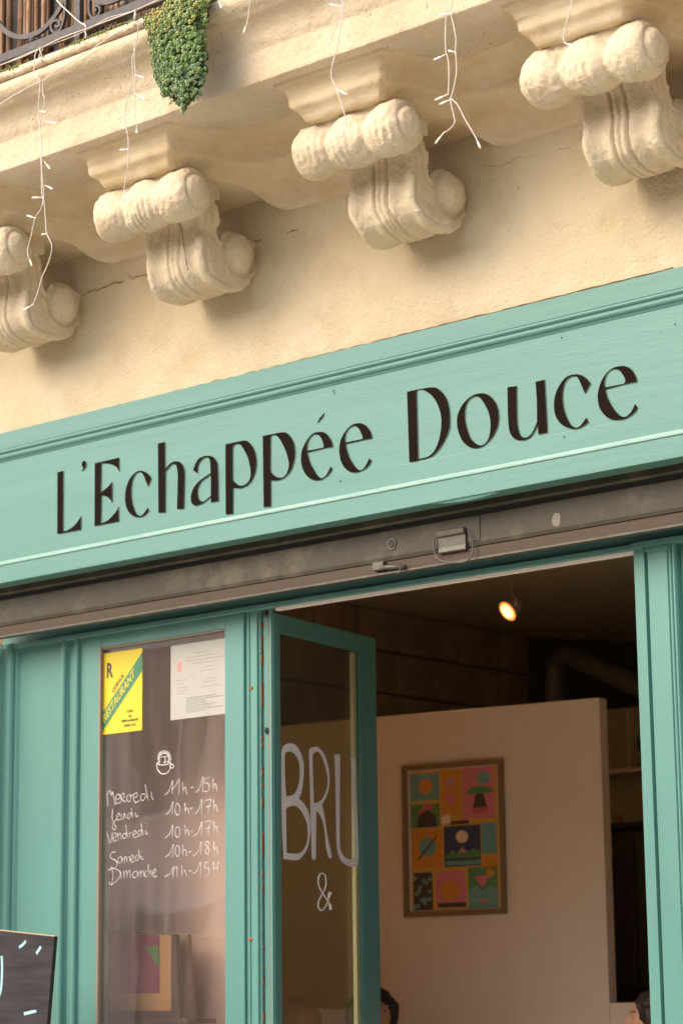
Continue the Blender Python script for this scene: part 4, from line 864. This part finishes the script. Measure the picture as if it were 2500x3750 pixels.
# licence sticker (yellow) and notice (white), stuck behind the pane
YI = GY-.0022
def P_(px, py): return at(px, py, y=YI)
st = thing('licence_sticker', 'yellow restaurant licence sheet with green diagonal band, inside the window', 'sign', tuple(P_(377, 2692)))
q0, q1, q2, q3 = P_(377, 2393), P_(522, 2374), P_(521, 2674), P_(377, 2691)
x0s, x1s, z0s, z1s = q0.x, q1.x, (q2.z+q3.z)/2, (q0.z+q1.z)/2; WS, HS = x1s-x0s, z1s-z0s
MB().box(x0s, x1s, YI, YI+.0006, z0s, z1s).obj('sheet', M['yellow'], st)
S = lambda u, v: Vector((x0s+WS*u, YI-.0002, z0s+HS*v))
slab2d('green_band', [[S(0, .03), S(0, .26), S(1, .95), S(1, .72)]], Vector((0, YI-.0002, 0)), X, Z, .0002, M['green'], st)
dg_ = (S(1, .835)-S(0, .145)); ud = dg_.normalized(); uzv = Vector((-ud.z*.0, 0, 1)); up_ = Vector((-ud.z, 0, ud.x))
textmesh('RESTAURANT', .047, M['yellow'], 'band_lettering', st, S(.045, .135)+Vector((0, -.0005, 0)), ud, Vector((-.25, 0, 1)).normalized(), .0003, sx=.86, offs=.0006)
textmesh('LICENCE', .021, M['ink'], 'small_lettering', st, S(.28, .50)+Vector((0, -.0004, 0)), ud, up_, .0003, sx=1.05, offs=.0006)
textmesh('R', .082, M['ink'], 'large_initial', st, S(.10, .70)+Vector((0, -.0004, 0)), X, Z, .0003, sx=.72, offs=.0028)
for t_, v_, s_ in (('CODE', .235, .014), ('des', .18, .012), ('DEBITS de BOISSONS', .125, .012), ('(articles L. 21.2)', .07, .0115)):
    textmesh(t_, s_, M['ink'], 'small_lettering', st, S(.70, v_)+Vector((0, -.0004, 0)), X, Z, .0003, 'CENTER', sx=.85, offs=.0005)
pn = thing('paper_notice', 'white printed notice sheet taped inside the window beside the yellow one', 'notice', tuple(P_(626, 2640)))
a0, a1, a2, a3 = P_(626, 2366), P_(822+14, 2335), P_(822+14, 2610), P_(627, 2640)
xn0, xn1, zn0, zn1 = a0.x, a1.x, (a2.z+a3.z)/2, (a0.z+a1.z)/2
MB().box(xn0, xn1, YI, YI+.0005, zn0, zn1).obj('sheet', M['paper'], pn)
NS = lambda u, v: Vector((xn0+(xn1-xn0)*u, YI-.0003, zn0+(zn1-zn0)*v))
m = MB(); rnd = random.Random(5)
def ln_(u0, u1, v, h=.0011):
    u = u0
    while u < u1:
        wd_ = rnd.uniform(.012, .045); a = NS(u, v); b = NS(min(u+wd_, u1), v); m.box(a.x, b.x, YI-.0003, YI-.0001, a.z-h, a.z+h); u += wd_+.012
for u0, u1, v in ((.42, .66, .86), (.30, .80, .81), (.28, .95, .765), (.40, .85, .72), (.60, .72, .66), (.52, .76, .61), (.10, .28, .52), (.62, .78, .50), (.10, .24, .475), (.58, .80, .46), (.10, .30, .42), (.12, .33, .38), (.55, .86, .395), (.10, .25, .34)): ln_(u0, u1, v, .0009)
for k in range(8): ln_(.28, rnd.choice((.80, .92, .70, .62)), .27-k*.027, .0015)
m.obj('printed_lines', M['greyink'], pn, kind='stuff')
a = NS(.12, .64); MB().box(a.x, a.x+.022, YI-.0004, YI-.0001, a.z, a.z+.035).obj('pink_stamp', M['pink'], pn)

# ---------------------------------------------------------------- chalkboard at the lower left
YC = -.30
cb = thing('chalkboard', 'black painted board with pale blue chalk strokes, at the lower left corner', 'chalkboard', (-1.5, YC, .12))
tr_, br_ = at(200, 3427, y=YC), at(173, 3752, y=YC); dv = (tr_-br_).normalized(); du = Vector((dv.z, 0, -dv.x)); CBW, CBH = .62, 1.72
def CBp(u, v): return tr_-du*u-dv*v    # u to the left, v downwards
def cbbox(name, m, u0, u1, v0, v1, y0, y1, bev=0):
    mb = MB(); vv = []
    for u in (u0, u1):
        for y in (y0, y1):
            for v in (v0, v1): p = CBp(u, v); vv.append((p.x, y, p.z))
    mb.add(vv, [(0, 1, 3, 2), (4, 6, 7, 5), (0, 4, 5, 1), (2, 3, 7, 6), (0, 2, 6, 4), (1, 5, 7, 3)]); return mb.obj(name, m, cb, bevel=bev)
cbbox('board', M['slate'], 0, CBW, .003, CBH, YC, YC+.018, .001)
cbbox('raw_edge', M['rawwood'], 0.001, CBW, 0, .0028, YC+.001, YC+.018)
m = MB().box(tr_.x-.5, tr_.x-.46, YC+.03, YC+.25, .12, .14); m.tube([(tr_.x-.3, YC+.02, 1.5), (tr_.x-.3, YC+.38, .12)], .015, 8); m.obj('rear_strut', M['rawwood'], cb)
for s in ([(12, 785), (14, 850), (12, 930), (6, 985), (-8, 1020), (-40, 1040), (-75, 1025), (-90, 980)], [(150, 700), (135, 718), (112, 736)], [(236, 732), (224, 752), (210, 772)], [(210, 1102), (180, 1108), (140, 1118)]):
    P = [at(*GG(*q), y=YC-.001) for q in s]; P = [Vector(p) for p in opencrv(P, 4)]
    v = []; 
    m = MB()
    for i, p in enumerate(P):
        t = (P[min(i+1, len(P)-1)]-P[max(i-1, 0)]).normalized(); n_ = Vector((t.z, 0, -t.x))*random.uniform(.0055, .0068)
        v += [p+n_+Vector((0, .001, 0)), p-n_+Vector((0, .001, 0)), p-n_*.9-Vector((0, .0008, 0)), p+n_*.9-Vector((0, .0008, 0))]
    m.add(v, [(k*4+i, k*4+(i+1) % 4, (k+1)*4+(i+1) % 4, (k+1)*4+i) for k in range(len(P)-1) for i in range(4)]+[(3, 2, 1, 0), tuple(len(v)-4+i for i in range(4))]); m.obj('chalk_stroke', M['chalk'], cb)

# ================================================================ INTERIOR
ZC = 3.8
C1 = at(1927, 2330, z=ZC); C2 = at(2340, 2353, z=ZC)
XSW = C1.x
MB().box(XSW-.3, 4.2, 8.5, 8.7, -.1, ZC+.2).obj('far_wall', M['back'], kind='structure')
MB().box(XSW-.3, 4, .45, 8.5, -.1, .12).obj('cafe_floor', M['floor'], kind='structure')
MB().box(XSW-.3, 4, .452, 8.5, ZC, ZC+.2).obj('ceiling', M['ceil'], kind='structure')
MB().box(SX0, SX1, .282, .45, 3.33, 3.499).obj('lintel', M['ceil'], kind='structure')
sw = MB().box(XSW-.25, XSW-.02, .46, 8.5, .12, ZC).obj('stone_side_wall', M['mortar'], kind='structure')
bme = []
for k in range(4):
    L_ = (.36, .44, .52, .40)[k]; bme.append((L_, MB().box(0, .03, 0, L_-.015, 0, .215).mesh('stone_block', M['stone'], False, .008)))
z = 2.2; row = 0
while z < 3.75:
    y = 2.55-(row % 2)*.2
    while y < C1.y-.05:
        L_, me = random.choice(bme); o = link('stone_block', me, sw); o.location = (XSW-.028+random.uniform(-.004, .006), y, z); y += L_
    z += .23; row += 1
bd = (C2-C1); bd.z = 0; bd.normalize(); bn = Vector((bd.y, -bd.x, 0))
v = [];
for u in (-.05, 7):
    for d in (0, .2):
        for z in (.12, ZC): v.append(C1+bd*u-bn*d+Vector((0, 0, z-ZC)))
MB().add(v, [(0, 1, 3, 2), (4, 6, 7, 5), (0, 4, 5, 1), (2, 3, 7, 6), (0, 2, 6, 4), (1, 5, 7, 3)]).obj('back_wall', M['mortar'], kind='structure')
MB().box(4, 4.2, .45, 8.5, 0, ZC).obj('right_wall', M['partition'], kind='structure')
MB().box(XSW-.02, XSW, .46, 2.36, .12, ZC).obj('side_wall_lining', M['innerwall'], kind='structure')
MB().box(2.2, 4, .25, .44, 0, ZC).obj('front_wall', M['partition'], kind='structure'); 

# partition with the poster
PA = at(1375, 2627, y=2.37); PB = at(2192, 2555, y=2.54); pd = Vector((PB.x-PA.x, PB.y-PA.y, 0)).normalized(); pn_ = Vector((pd.y, -pd.x, 0))
ZPt = (PA.z+PB.z)/2
pt = thing('partition_wall', 'warm white freestanding partition wall inside the cafe, poster hung on it', 'partition', (PB.x, PB.y, .12))
def PBx(name, m, u0, u1, z0, z1, d0, d1, parent, org=PB, bev=.002, **k):
    v = []
    for u in (u0, u1):
        for d in (d0, d1):
            for z in (z0, z1): p = org+pd*u-pn_*d; v.append((p.x, p.y, z))
    return MB().add(v, [(0, 1, 3, 2), (4, 6, 7, 5), (0, 4, 5, 1), (2, 3, 7, 6), (0, 2, 6, 4), (1, 5, 7, 3)]).obj(name, m, parent, bevel=bev, **k)
PBx('panel', M['partition'], -(PB.x-XSW)/pd.x, 0, .12, ZPt, 0, .075, pt)
PBx('low_panel', M['partition'], .001, 1.6, .12, 1.672, .001, .074, pt)
# framed poster
pf = thing('framed_poster', 'wood framed poster of colourful picture tiles hanging on the partition', 'poster', tuple(PB))
po = PB+pn_*.001
def onP(px, py): 
    p = at(px, py, p=PB+pn_*.02, n=pn_); return (p-PB).dot(pd), p.z
(ua, za), (ub, zb_), (uc, zc_), (ue, ze) = onP(1463, 2808), onP(1832, 2774), onP(1482, 3357), onP(1855, 3348)
U0, U1, ZZ0, ZZ1 = (ua+uc)/2, (ub+ue)/2, (zc_+ze)/2, (za+zb_)/2; FW = .025
PBx('frame_bar', M['framewood'], U0, U1, ZZ1-FW, ZZ1, -.022, 0, pf); PBx('frame_bar', M['framewood'], U0, U1, ZZ0, ZZ0+FW, -.022, 0, pf)
PBx('frame_bar', M['framewood'], U0, U0+FW, ZZ0+FW, ZZ1-FW, -.022, 0, pf); PBx('frame_bar', M['framewood'], U1-FW, U1, ZZ0+FW, ZZ1-FW, -.022, 0, pf)
PBx('mount', mat('mount_card', (.70, .58, .48), .8), U0+FW, U1-FW, ZZ0+FW, ZZ1-FW, -.006, 0, pf, bev=0)
pcol = {k: mat('print_'+k, tuple(min(.9, c*1.35) for c in v), .6, var=.15, vscale=30) for k, v in dict(teal=(.13, .26, .22), orange=(.50, .20, .02), amber=(.50, .28, .04), red=(.45, .10, .10), green=(.08, .20, .06), navy=(.035, .04, .08), dark=(.05, .03, .02), cream=(.62, .48, .32), pinky=(.52, .15, .16), aqua=(.12, .26, .22), rose=(.45, .22, .22)).items()}
T0u, T1u, T0z, T1z = U0+.040, U1-.036, ZZ0+.030, ZZ1-.030
def tile(u0, u1, v0, v1, c, lv=1): 
    a, b = T0u+(T1u-T0u)*u0, T0u+(T1u-T0u)*u1; z0, z1 = T1z-(T1z-T0z)*v1, T1z-(T1z-T0z)*v0
    PBx('print_tile', pcol[c], a, b, z0, z1, -.006-.0006*lv, -.0061, pf, bev=0)
def disc(u, v, ru, rv, c, lv=2, a0=0, a1=2*PI, n=18):
    pts_ = []
    for k in range(n+1 if a1-a0 < 6 else n):
        a = a0+(a1-a0)*k/n; uu = T0u+(T1u-T0u)*(u+ru*math.cos(a)); zz_ = T1z-(T1z-T0z)*(v-rv*math.sin(a)); p = PB+pd*uu; pts_.append(Vector((p.x, p.y, zz_))+pn_*(.006))
    slab2d('print_shape', [pts_], PB+pn_*.006, pd, Z, .0006*lv+.0003, pcol[c], pf)
def poly(pts, c, lv=2):
    P = []
    for u, v in pts: p = PB+pd*(T0u+(T1u-T0u)*u)+pn_*.006; P.append(Vector((p.x, p.y, T1z-(T1z-T0z)*v)))
    slab2d('print_shape', [P], PB+pn_*.006, pd, Z, .0006*lv+.0003, pcol[c], pf)
tile(0, 1, 0, 1, 'amber', .5)
tile(0, .34, .02, .215, 'teal'); disc(.18, .115, .085, .055, 'orange', 3); tile(.36, .58, .0, .34, 'orange'); disc(.46, .09, .05, .03, 'rose'); disc(.47, .21, .06, .035, 'pinky')
tile(.60, .97, .0, .37, 'pinky'); disc(.85, .08, .08, .045, 'aqua'); disc(.80, .19, .15, .055, 'green', 2, 0, PI); poly([(.76, .19), (.84, .19), (.88, .29), (.72, .29)], 'dark', 3); poly([(.70, .29), (.90, .29), (.87, .33), (.73, .33)], 'red', 4)
tile(0, .34, .24, .41, 'green'); poly([(.08, .33), (.16, .24), (.28, .25), (.26, .29)], 'red', 3); poly([(.07, .41), (.10, .32), (.20, .28), (.29, .33), (.30, .41)], 'dark', 4)
poly([(.35, .35), (.45, .32), (.47, .38), (.37, .40)], 'cream', 3); tile(.46, .67, .375, .40, 'dark', 3)
tile(0, .36, .42, .70, 'orange'); disc(.19, .55, .10, .068, 'teal', 3); poly([(.08, .63), (.30, .47), (.31, .475), (.09, .64)], 'dark', 5)
tile(.38, .80, .41, .70, 'navy'); disc(.59, .49, .07, .045, 'cream', 3); poly([(.39, .63), (.48, .58), (.52, .61), (.59, .56), (.66, .60), (.72, .575), (.79, .60), (.79, .64), (.39, .64)], 'green', 3); poly([(.55, .60), (.59, .565), (.64, .605)], 'rose', 5); tile(.40, .80, .66, .69, 'aqua', 3)
tile(.81, .98, .40, .62, 'aqua'); tile(.81, .98, .63, .72, 'orange'); tile(.02, .24, .73, 1, 'dark'); 
for k in range(16): disc(.03+.2*random.random(), .75+.23*random.random(), .022, .016, 'aqua', 3, n=8)
tile(.27, .62, .73, .97, 'pinky'); disc(.44, .87, .11, .075, 'orange', 3); tile(.30, .62, .955, .985, 'dark', 4)
tile(.65, .98, .71, 1, 'green'); disc(.90, .755, .045, .03, 'orange', 3); poly([(.72, .775), (.90, .77), (.82, .85), (.80, .85)], 'pinky', 4); poly([(.65, .87), (.73, .84), (.80, .88), (.90, .84), (.98, .87), (.98, 1), (.65, 1)], 'teal', 3); disc(.82, .95, .05, .015, 'pinky', 5)

# spot lamp on the ceiling
lp = at(1858, 2238, y=2.85); 
sp_ = thing('ceiling_spotlight', 'small lit chrome spotlight on a wire bracket under the dark ceiling', 'lamp', (lp.x, lp.y, ZC))
MB().tube([(lp.x-.0, lp.y+.02, ZC), (lp.x, lp.y+.02, ZC-.02)], .055, 20).obj('base', M['dark'], sp_)
MB().tube([(lp.x+.01, lp.y+.02, ZC-.02), (lp.x+.01, lp.y+.02, lp.z+.08), (lp.x+.055, lp.y+.0, lp.z+.05), (lp.x+.03, lp.y+.01, lp.z+.01)], .006, 8).obj('bracket', M['lampmetal'], sp_, smooth=True)
ax_ = Vector((-.25, -.75, -.55)).normalized()   # where the lamp points: towards the street
MB().tube([lp-ax_*.075, lp-ax_*.02, lp, lp+ax_*.002], .03, 18, rs=[.024, .045, .052, .053]).obj('housing', M['lampmetal'], sp_, smooth=False)
MB().tube([lp+ax_*.0025, lp+ax_*.0035], .051, 20).obj('bulb_glow_ring', mat('amber_glow_rim', (1, .4, .1), .4, emit=((1, .30, .05), .55)), sp_)  # emissive ring that paints in the orange glow around the bulb
m = MB().tube([lp+ax_*.004, lp+ax_*.007], .036, 18); m.obj('bulb', mat('lit_bulb', (1, .7, .35), .5, emit=((1, .50, .17), 1.6)), sp_)
pl_ = bpy.data.lights.new('spot_glow', 'SPOT'); pl_.energy = 25; pl_.color = (1, .66, .34); pl_.spot_size = 1.5; pl_.spot_blend = .6; pl_.shadow_soft_size = .03
plo = bpy.data.objects.new('spot_glow', pl_); COL.objects.link(plo); plo.location = lp+ax_*.03; plo.rotation_euler = (-ax_).to_track_quat('Z', 'Y').to_euler()

# duct
dp = [at(*p, y=yy) for p, yy in (((2035, 2760), 3.9), ((2032, 2600), 3.9), ((2030, 2480), 3.9), ((2048, 2420), 3.88), ((2085, 2402), 3.8), ((2140, 2425), 3.7), ((2220, 2462), 3.6), ((2330, 2512), 3.5), ((2450, 2570), 3.4), ((2700, 2700), 3.2))]
P = [Vector(p) for p in opencrv(dp, 6)]
P = [a.lerp(b, k/3) for a, b in zip(P, P[1:]) for k in range(3)]
MB().tube(P, .05, 16, rs=[.055 if i % 2 else .047 for i in range(len(P))]).obj('ventilation_duct', M['duct'], None, smooth=True, label='grey metal ventilation duct bending down behind the partition', cat='duct')
# shelves and things at the back right
shf = thing('shelf_unit', 'dark back shelving seen in the gap right of the partition', 'shelf', tuple(at(2300, 3600, y=4.2)))
Yh = 4.2; sx0, sx1 = at(2225, 2900, y=Yh).x-.3, at(2400, 2900, y=Yh).x+.8
B('back_panel', M['back'], shf, sx0, sx1, Yh+.35, Yh+.37, .12, at(2300, 2590, y=Yh+.35).z)
zs1 = at(2300, 2812, y=Yh).z
B('shelf_board', M['partition'], shf, sx0, sx1, Yh, Yh+.34, zs1-.022, zs1, .002)
zs2 = at(2300, 3010, y=Yh).z
B('shelf_board', M['dark'], shf, sx0, sx1, Yh, Yh+.34, zs2-.03, zs2, .002)
B('cupboard', M['dark'], shf, sx0, sx1, Yh+.01, Yh+.34, .12, at(2300, 3130, y=Yh).z, .002)
B('upright', M['back'], shf, at(2285, 2700, y=Yh).x, at(2293, 2700, y=Yh).x, Yh+.02, Yh+.34, zs1, at(2300, 2600, y=Yh).z, .002)
a = at(2322, 2695, y=Yh+.1); B('speaker_box', M['dark'], None, a.x, a.x+.25, Yh+.1, Yh+.25, at(2322, 2750, y=Yh+.1).z, a.z, .006, label='small black box against the back wall beside the right pilaster', cat='box')
a = at(2248, 3006, y=Yh+.05); MB().box(a.x, a.x+.028, Yh+.05, Yh+.08, zs2, zs2+.045).obj('carton', M['framewood'] if 0 else mat('orange_carton', (.50, .22, .05), .6), None, bevel=.002, label='tiny orange carton on the back shelf beside the partition edge', cat='carton')
for k, (px, c) in enumerate(((2290, (.07, .05, .05)), (2335, (.10, .10, .05)), (2365, (.09, .04, .04)))):
    a = at(px, 3300, y=4.0); B('hanging_coat', mat('coat_cloth', c, .9, var=.3), None, a.x-.05, a.x+.08, 3.95+.04*k, 4.0+.04*k, 1.75, 2.55, .02, label=('black', 'olive', 'dark red')[k]+' coat hanging in the dark gap right of the partition', cat='coat', group='coats at the back of the room')

MB().box(XSW+.001, -1.0, .62, .70, .12, ZC-.01).obj('inner_wall', M['innerwall'], kind='structure')
# pictures standing inside the window
Yf = .42
ic = thing('framed_picture', 'black framed purple and green picture with tan mount standing inside the window', 'picture', tuple(at(600, 3733, y=Yf)))
q = lambda a, b: at(*GG(a, b), y=Yf)
def quad(name, pts, m, y0, y1, parent):
    P = [at(*GG(a, b), y=Yf) for a, b in pts]; mb = MB(); n = len(P)
    mb.add([(p.x, y0, p.z) for p in P]+[(p.x, y1, p.z) for p in P], [tuple(range(n))[::-1], tuple(range(n, 2*n))]+[(i, (i+1) % n, n+(i+1) % n, n+i) for i in range(n)]); return mb.obj(name, m, parent)
quad('frame', [(480, 640), (1010, 662), (1032, 1150), (470, 1150)], M['dark'], Yf, Yf+.02, ic)
quad('mount', [(500, 648), (985, 664), (985, 1100), (500, 1100)], mat('tan_mount', (.42, .26, .12), .8), Yf-.002, Yf-.0001, ic)
quad('print', [(520, 660), (918, 664), (920, 1000), (520, 1000)], mat('plum_print', (.20, .012, .10), .7, var=.2), Yf-.004, Yf-.0021, ic)
quad('print_shape', [(830, 730), (916, 728), (918, 858), (885, 800)], mat('leaf_green_print', (.04, .20, .06), .7), Yf-.006, Yf-.0041, ic)
ic2 = thing('canvas', 'plain brown canvas leaning just behind the black framed picture', 'canvas', tuple(at(690, 3740, y=Yf+.06)))
Yf += .06
quad('canvas_face', [(760, 650), (1078, 660), (1112, 1200), (760, 1200)], mat('brown_canvas', (.30, .20, .13), .8), Yf, Yf+.02, ic2)
Yf -= .06
sl_ = thing('picture_easel', 'dark low easel shelf carrying the pictures in the window', 'easel', tuple(at(600, 3745, y=Yf)))
zsh = q(600, 1150).z
B('ledge', M['dark'], sl_, q(300, 1150).x, q(1120, 1150).x, Yf-.05, Yf+.12, zsh-.02, zsh-.0005); B('leg', M['dark'], sl_, -1.3, -1.26, Yf, Yf+.04, .12, zsh-.0205); B('leg', M['dark'], sl_, -.86, -.82, Yf, Yf+.04, .12, zsh-.0205)

# ---------------------------------------------------------------- people inside
def sph(Xg, Yg, Zg, c, r): return (np.sqrt(((Xg-c[0])/r[0])**2+((Yg-c[1])/r[1])**2+((Zg-c[2])/r[2])**2)-1)*min(r)
def cap(Xg, Yg, Zg, a, b, ra, rb):
    a, b = np.array(a), np.array(b); e = b-a; t = np.clip(((Xg-a[0])*e[0]+(Yg-a[1])*e[1]+(Zg-a[2])*e[2])/(e@e), 0, 1)
    return np.sqrt((Xg-a[0]-e[0]*t)**2+(Yg-a[1]-e[1]*t)**2+(Zg-a[2]-e[2]*t)**2)-(ra+(rb-ra)*t)
def person(label, loc, H, face, bun=False):
    """standing figure facing local -y; hair, shirt are children"""
    t = thing('person', label, 'person', loc)
    s = H/1.72
    def grid(lo, hi, h):
        ax = [np.arange(lo[i], hi[i], h) for i in range(3)]; return np.meshgrid(*ax, indexing='ij')
    lo, h = (-.34, -.18, -.02), .013; G = grid(lo, (.34, .2, 1.50), h)
    f = cap(*G, (0, 0, 1.02), (0, 0, 1.30), .13, .145); f = smin(f, cap(*G, (-.13, 0, 1.38), (.13, 0, 1.38), .055, .055), .06); f = smin(f, cap(*G, (0, .005, 1.38), (0, -.01, 1.50), .055, .05), .03)
    for sx in (-1, 1):
        f = smin(f, cap(*G, (.08*sx, 0, .95), (.10*sx, 0, .50), .095, .058), .03); f = smin(f, cap(*G, (.10*sx, 0, .50), (.11*sx, .02, .09), .056, .036), .02); f = smin(f, cap(*G, (.11*sx, .02, .05), (.12*sx, -.12, .035), .04, .032), .02)
        f = smin(f, cap(*G, (.17*sx, 0, 1.37), (.22*sx, .02, 1.08), .052, .040), .03); f = smin(f, cap(*G, (.22*sx, .02, 1.08), (.23*sx, -.06, .84), .038, .027), .02)
        f = smin(f, sph(*G, (.23*sx, -.08, .77), (.022, .035, .06)), .015)
    body = netmesh('body', f, lo, h, M['shirt'])
    lo, h = (-.12, -.16, 1.44), .0055; G = grid(lo, (.12, .13, 1.75), h)
    f = sph(*G, (0, .01, 1.635), (.076, .094, .088)); f = smin(f, sph(*G, (0, -.035, 1.575), (.056, .058, .066)), .03)
    f = smin(f, cap(*G, (0, .015, 1.56), (0, .01, 1.44), .052, .056), .02); f = smin(f, cap(*G, (0, -.088, 1.625), (0, -.112, 1.592), .010, .014), .012)
    for sx in (-1, 1):
        f = smin(f, sph(*G, (.078*sx, .01, 1.60), (.010, .020, .032)), .006); e = sph(*G, (.031*sx, -.098, 1.628), (.020, .016, .011)); f = -smin(-f, e, .008)
        f = smin(f, cap(*G, (.012*sx, -.090, 1.646), (.048*sx, -.082, 1.650), .007, .006), .008); f = smin(f, sph(*G, (.031*sx, -.079, 1.628), (.012, .012, .012)), .002)
    f = smin(f, sph(*G, (0, -.090, 1.560), (.024, .012, .009)), .006); f = smin(f, sph(*G, (0, -.075, 1.525), (.024, .022, .018)), .015)
    head = netmesh('head', f, lo, h, M['skin'])
    lo, h = (-.17, -.14, 1.38), .006; G = grid(lo, (.14, .16, 1.80), h); r = np.random.default_rng(int(H*100))
    f = sph(*G, (0, .022, 1.645), (.092, .104, .100)); cut = sph(*G, (0, -.085, 1.585), (.066, .07, .088)); 
    f2 = np.maximum(np.maximum(np.abs(G[0])-.098, np.abs(G[1]-.035)-.062), np.abs(G[2]-1.53)-.12); f = smin(f, f2, .05); f = -smin(-f, cut, .012)
    f = f+.002*vnoise(f.shape, 3, r)+.003*vnoise(f.shape, 8, r)
    if bun: f = smin(f, sph(*G, (-.085, .04, 1.59), (.062, .07, .12)), .03)
    hair = netmesh('hair', f, lo, h, M['hair'])
    eyes = MB()
    for sx in (-1, 1): eyes.ball((.031*sx, -.0895, 1.628), (.0055, .0035, .0055), 8, 6)
    em = eyes.mesh('eyes', M['hair'], True)
    for n_, me in (('body', body), ('head', head), ('hair', hair), ('eyes', em)):
        me.transform(Matrix.Diagonal((s, s, s, 1))); o = bpy.data.objects.new(n_, me); COL.objects.link(o); o.parent = t
    t.rotation_euler = (0, 0, face)
    return t
h1 = at(1376, 3610, y=2.0); person('dark haired person facing the street, behind the open door leaf', (h1.x, 2.0, .12), h1.z-.12-.025, math.radians(46), True)
h2 = at(2372, 3618, y=1.9); person('dark haired person half hidden by the right pilaster, turned left', (h2.x+.01, 1.9, .12), h2.z-.12-.025, math.radians(-52))

# ================================================================ OPPOSITE BUILDING (seen only in reflections)
ob = thing('opposite_building', 'pinkish rendered terrace house across the street, mirrored in the glass', 'building', (-8, -12, 0))
MB().box(-32, 28, -18, -14, .0, 7.0).obj('wall', M['opp'], ob)
om = MB().box(0, 1.1, 0, .05, 0, 2.0).mesh('window_pane', M['oppwin']); oh = MB().box(-.55, -.04, 0, .06, 0, 2.0).box(1.14, 1.65, 0, .06, 0, 2.0).mesh('window_shutter', M['oppshut']); of = MB().box(-.02, 1.12, 0, .07, -.08, 0).box(-.02, 1.12, 0, .07, 2.0, 2.08).box(.53, .57, .0, .08, 0, 2).mesh('window_frame', M['white'])
for i in range(20):
    for z in (1.0, 4.1):
        o = link('window_pane', om, ob); o.location = (-30.5+i*2.95, -14.0, z); f = link('window_shutter', oh, ob); f.location = o.location; g_ = link('window_frame', of, ob); g_.location = o.location
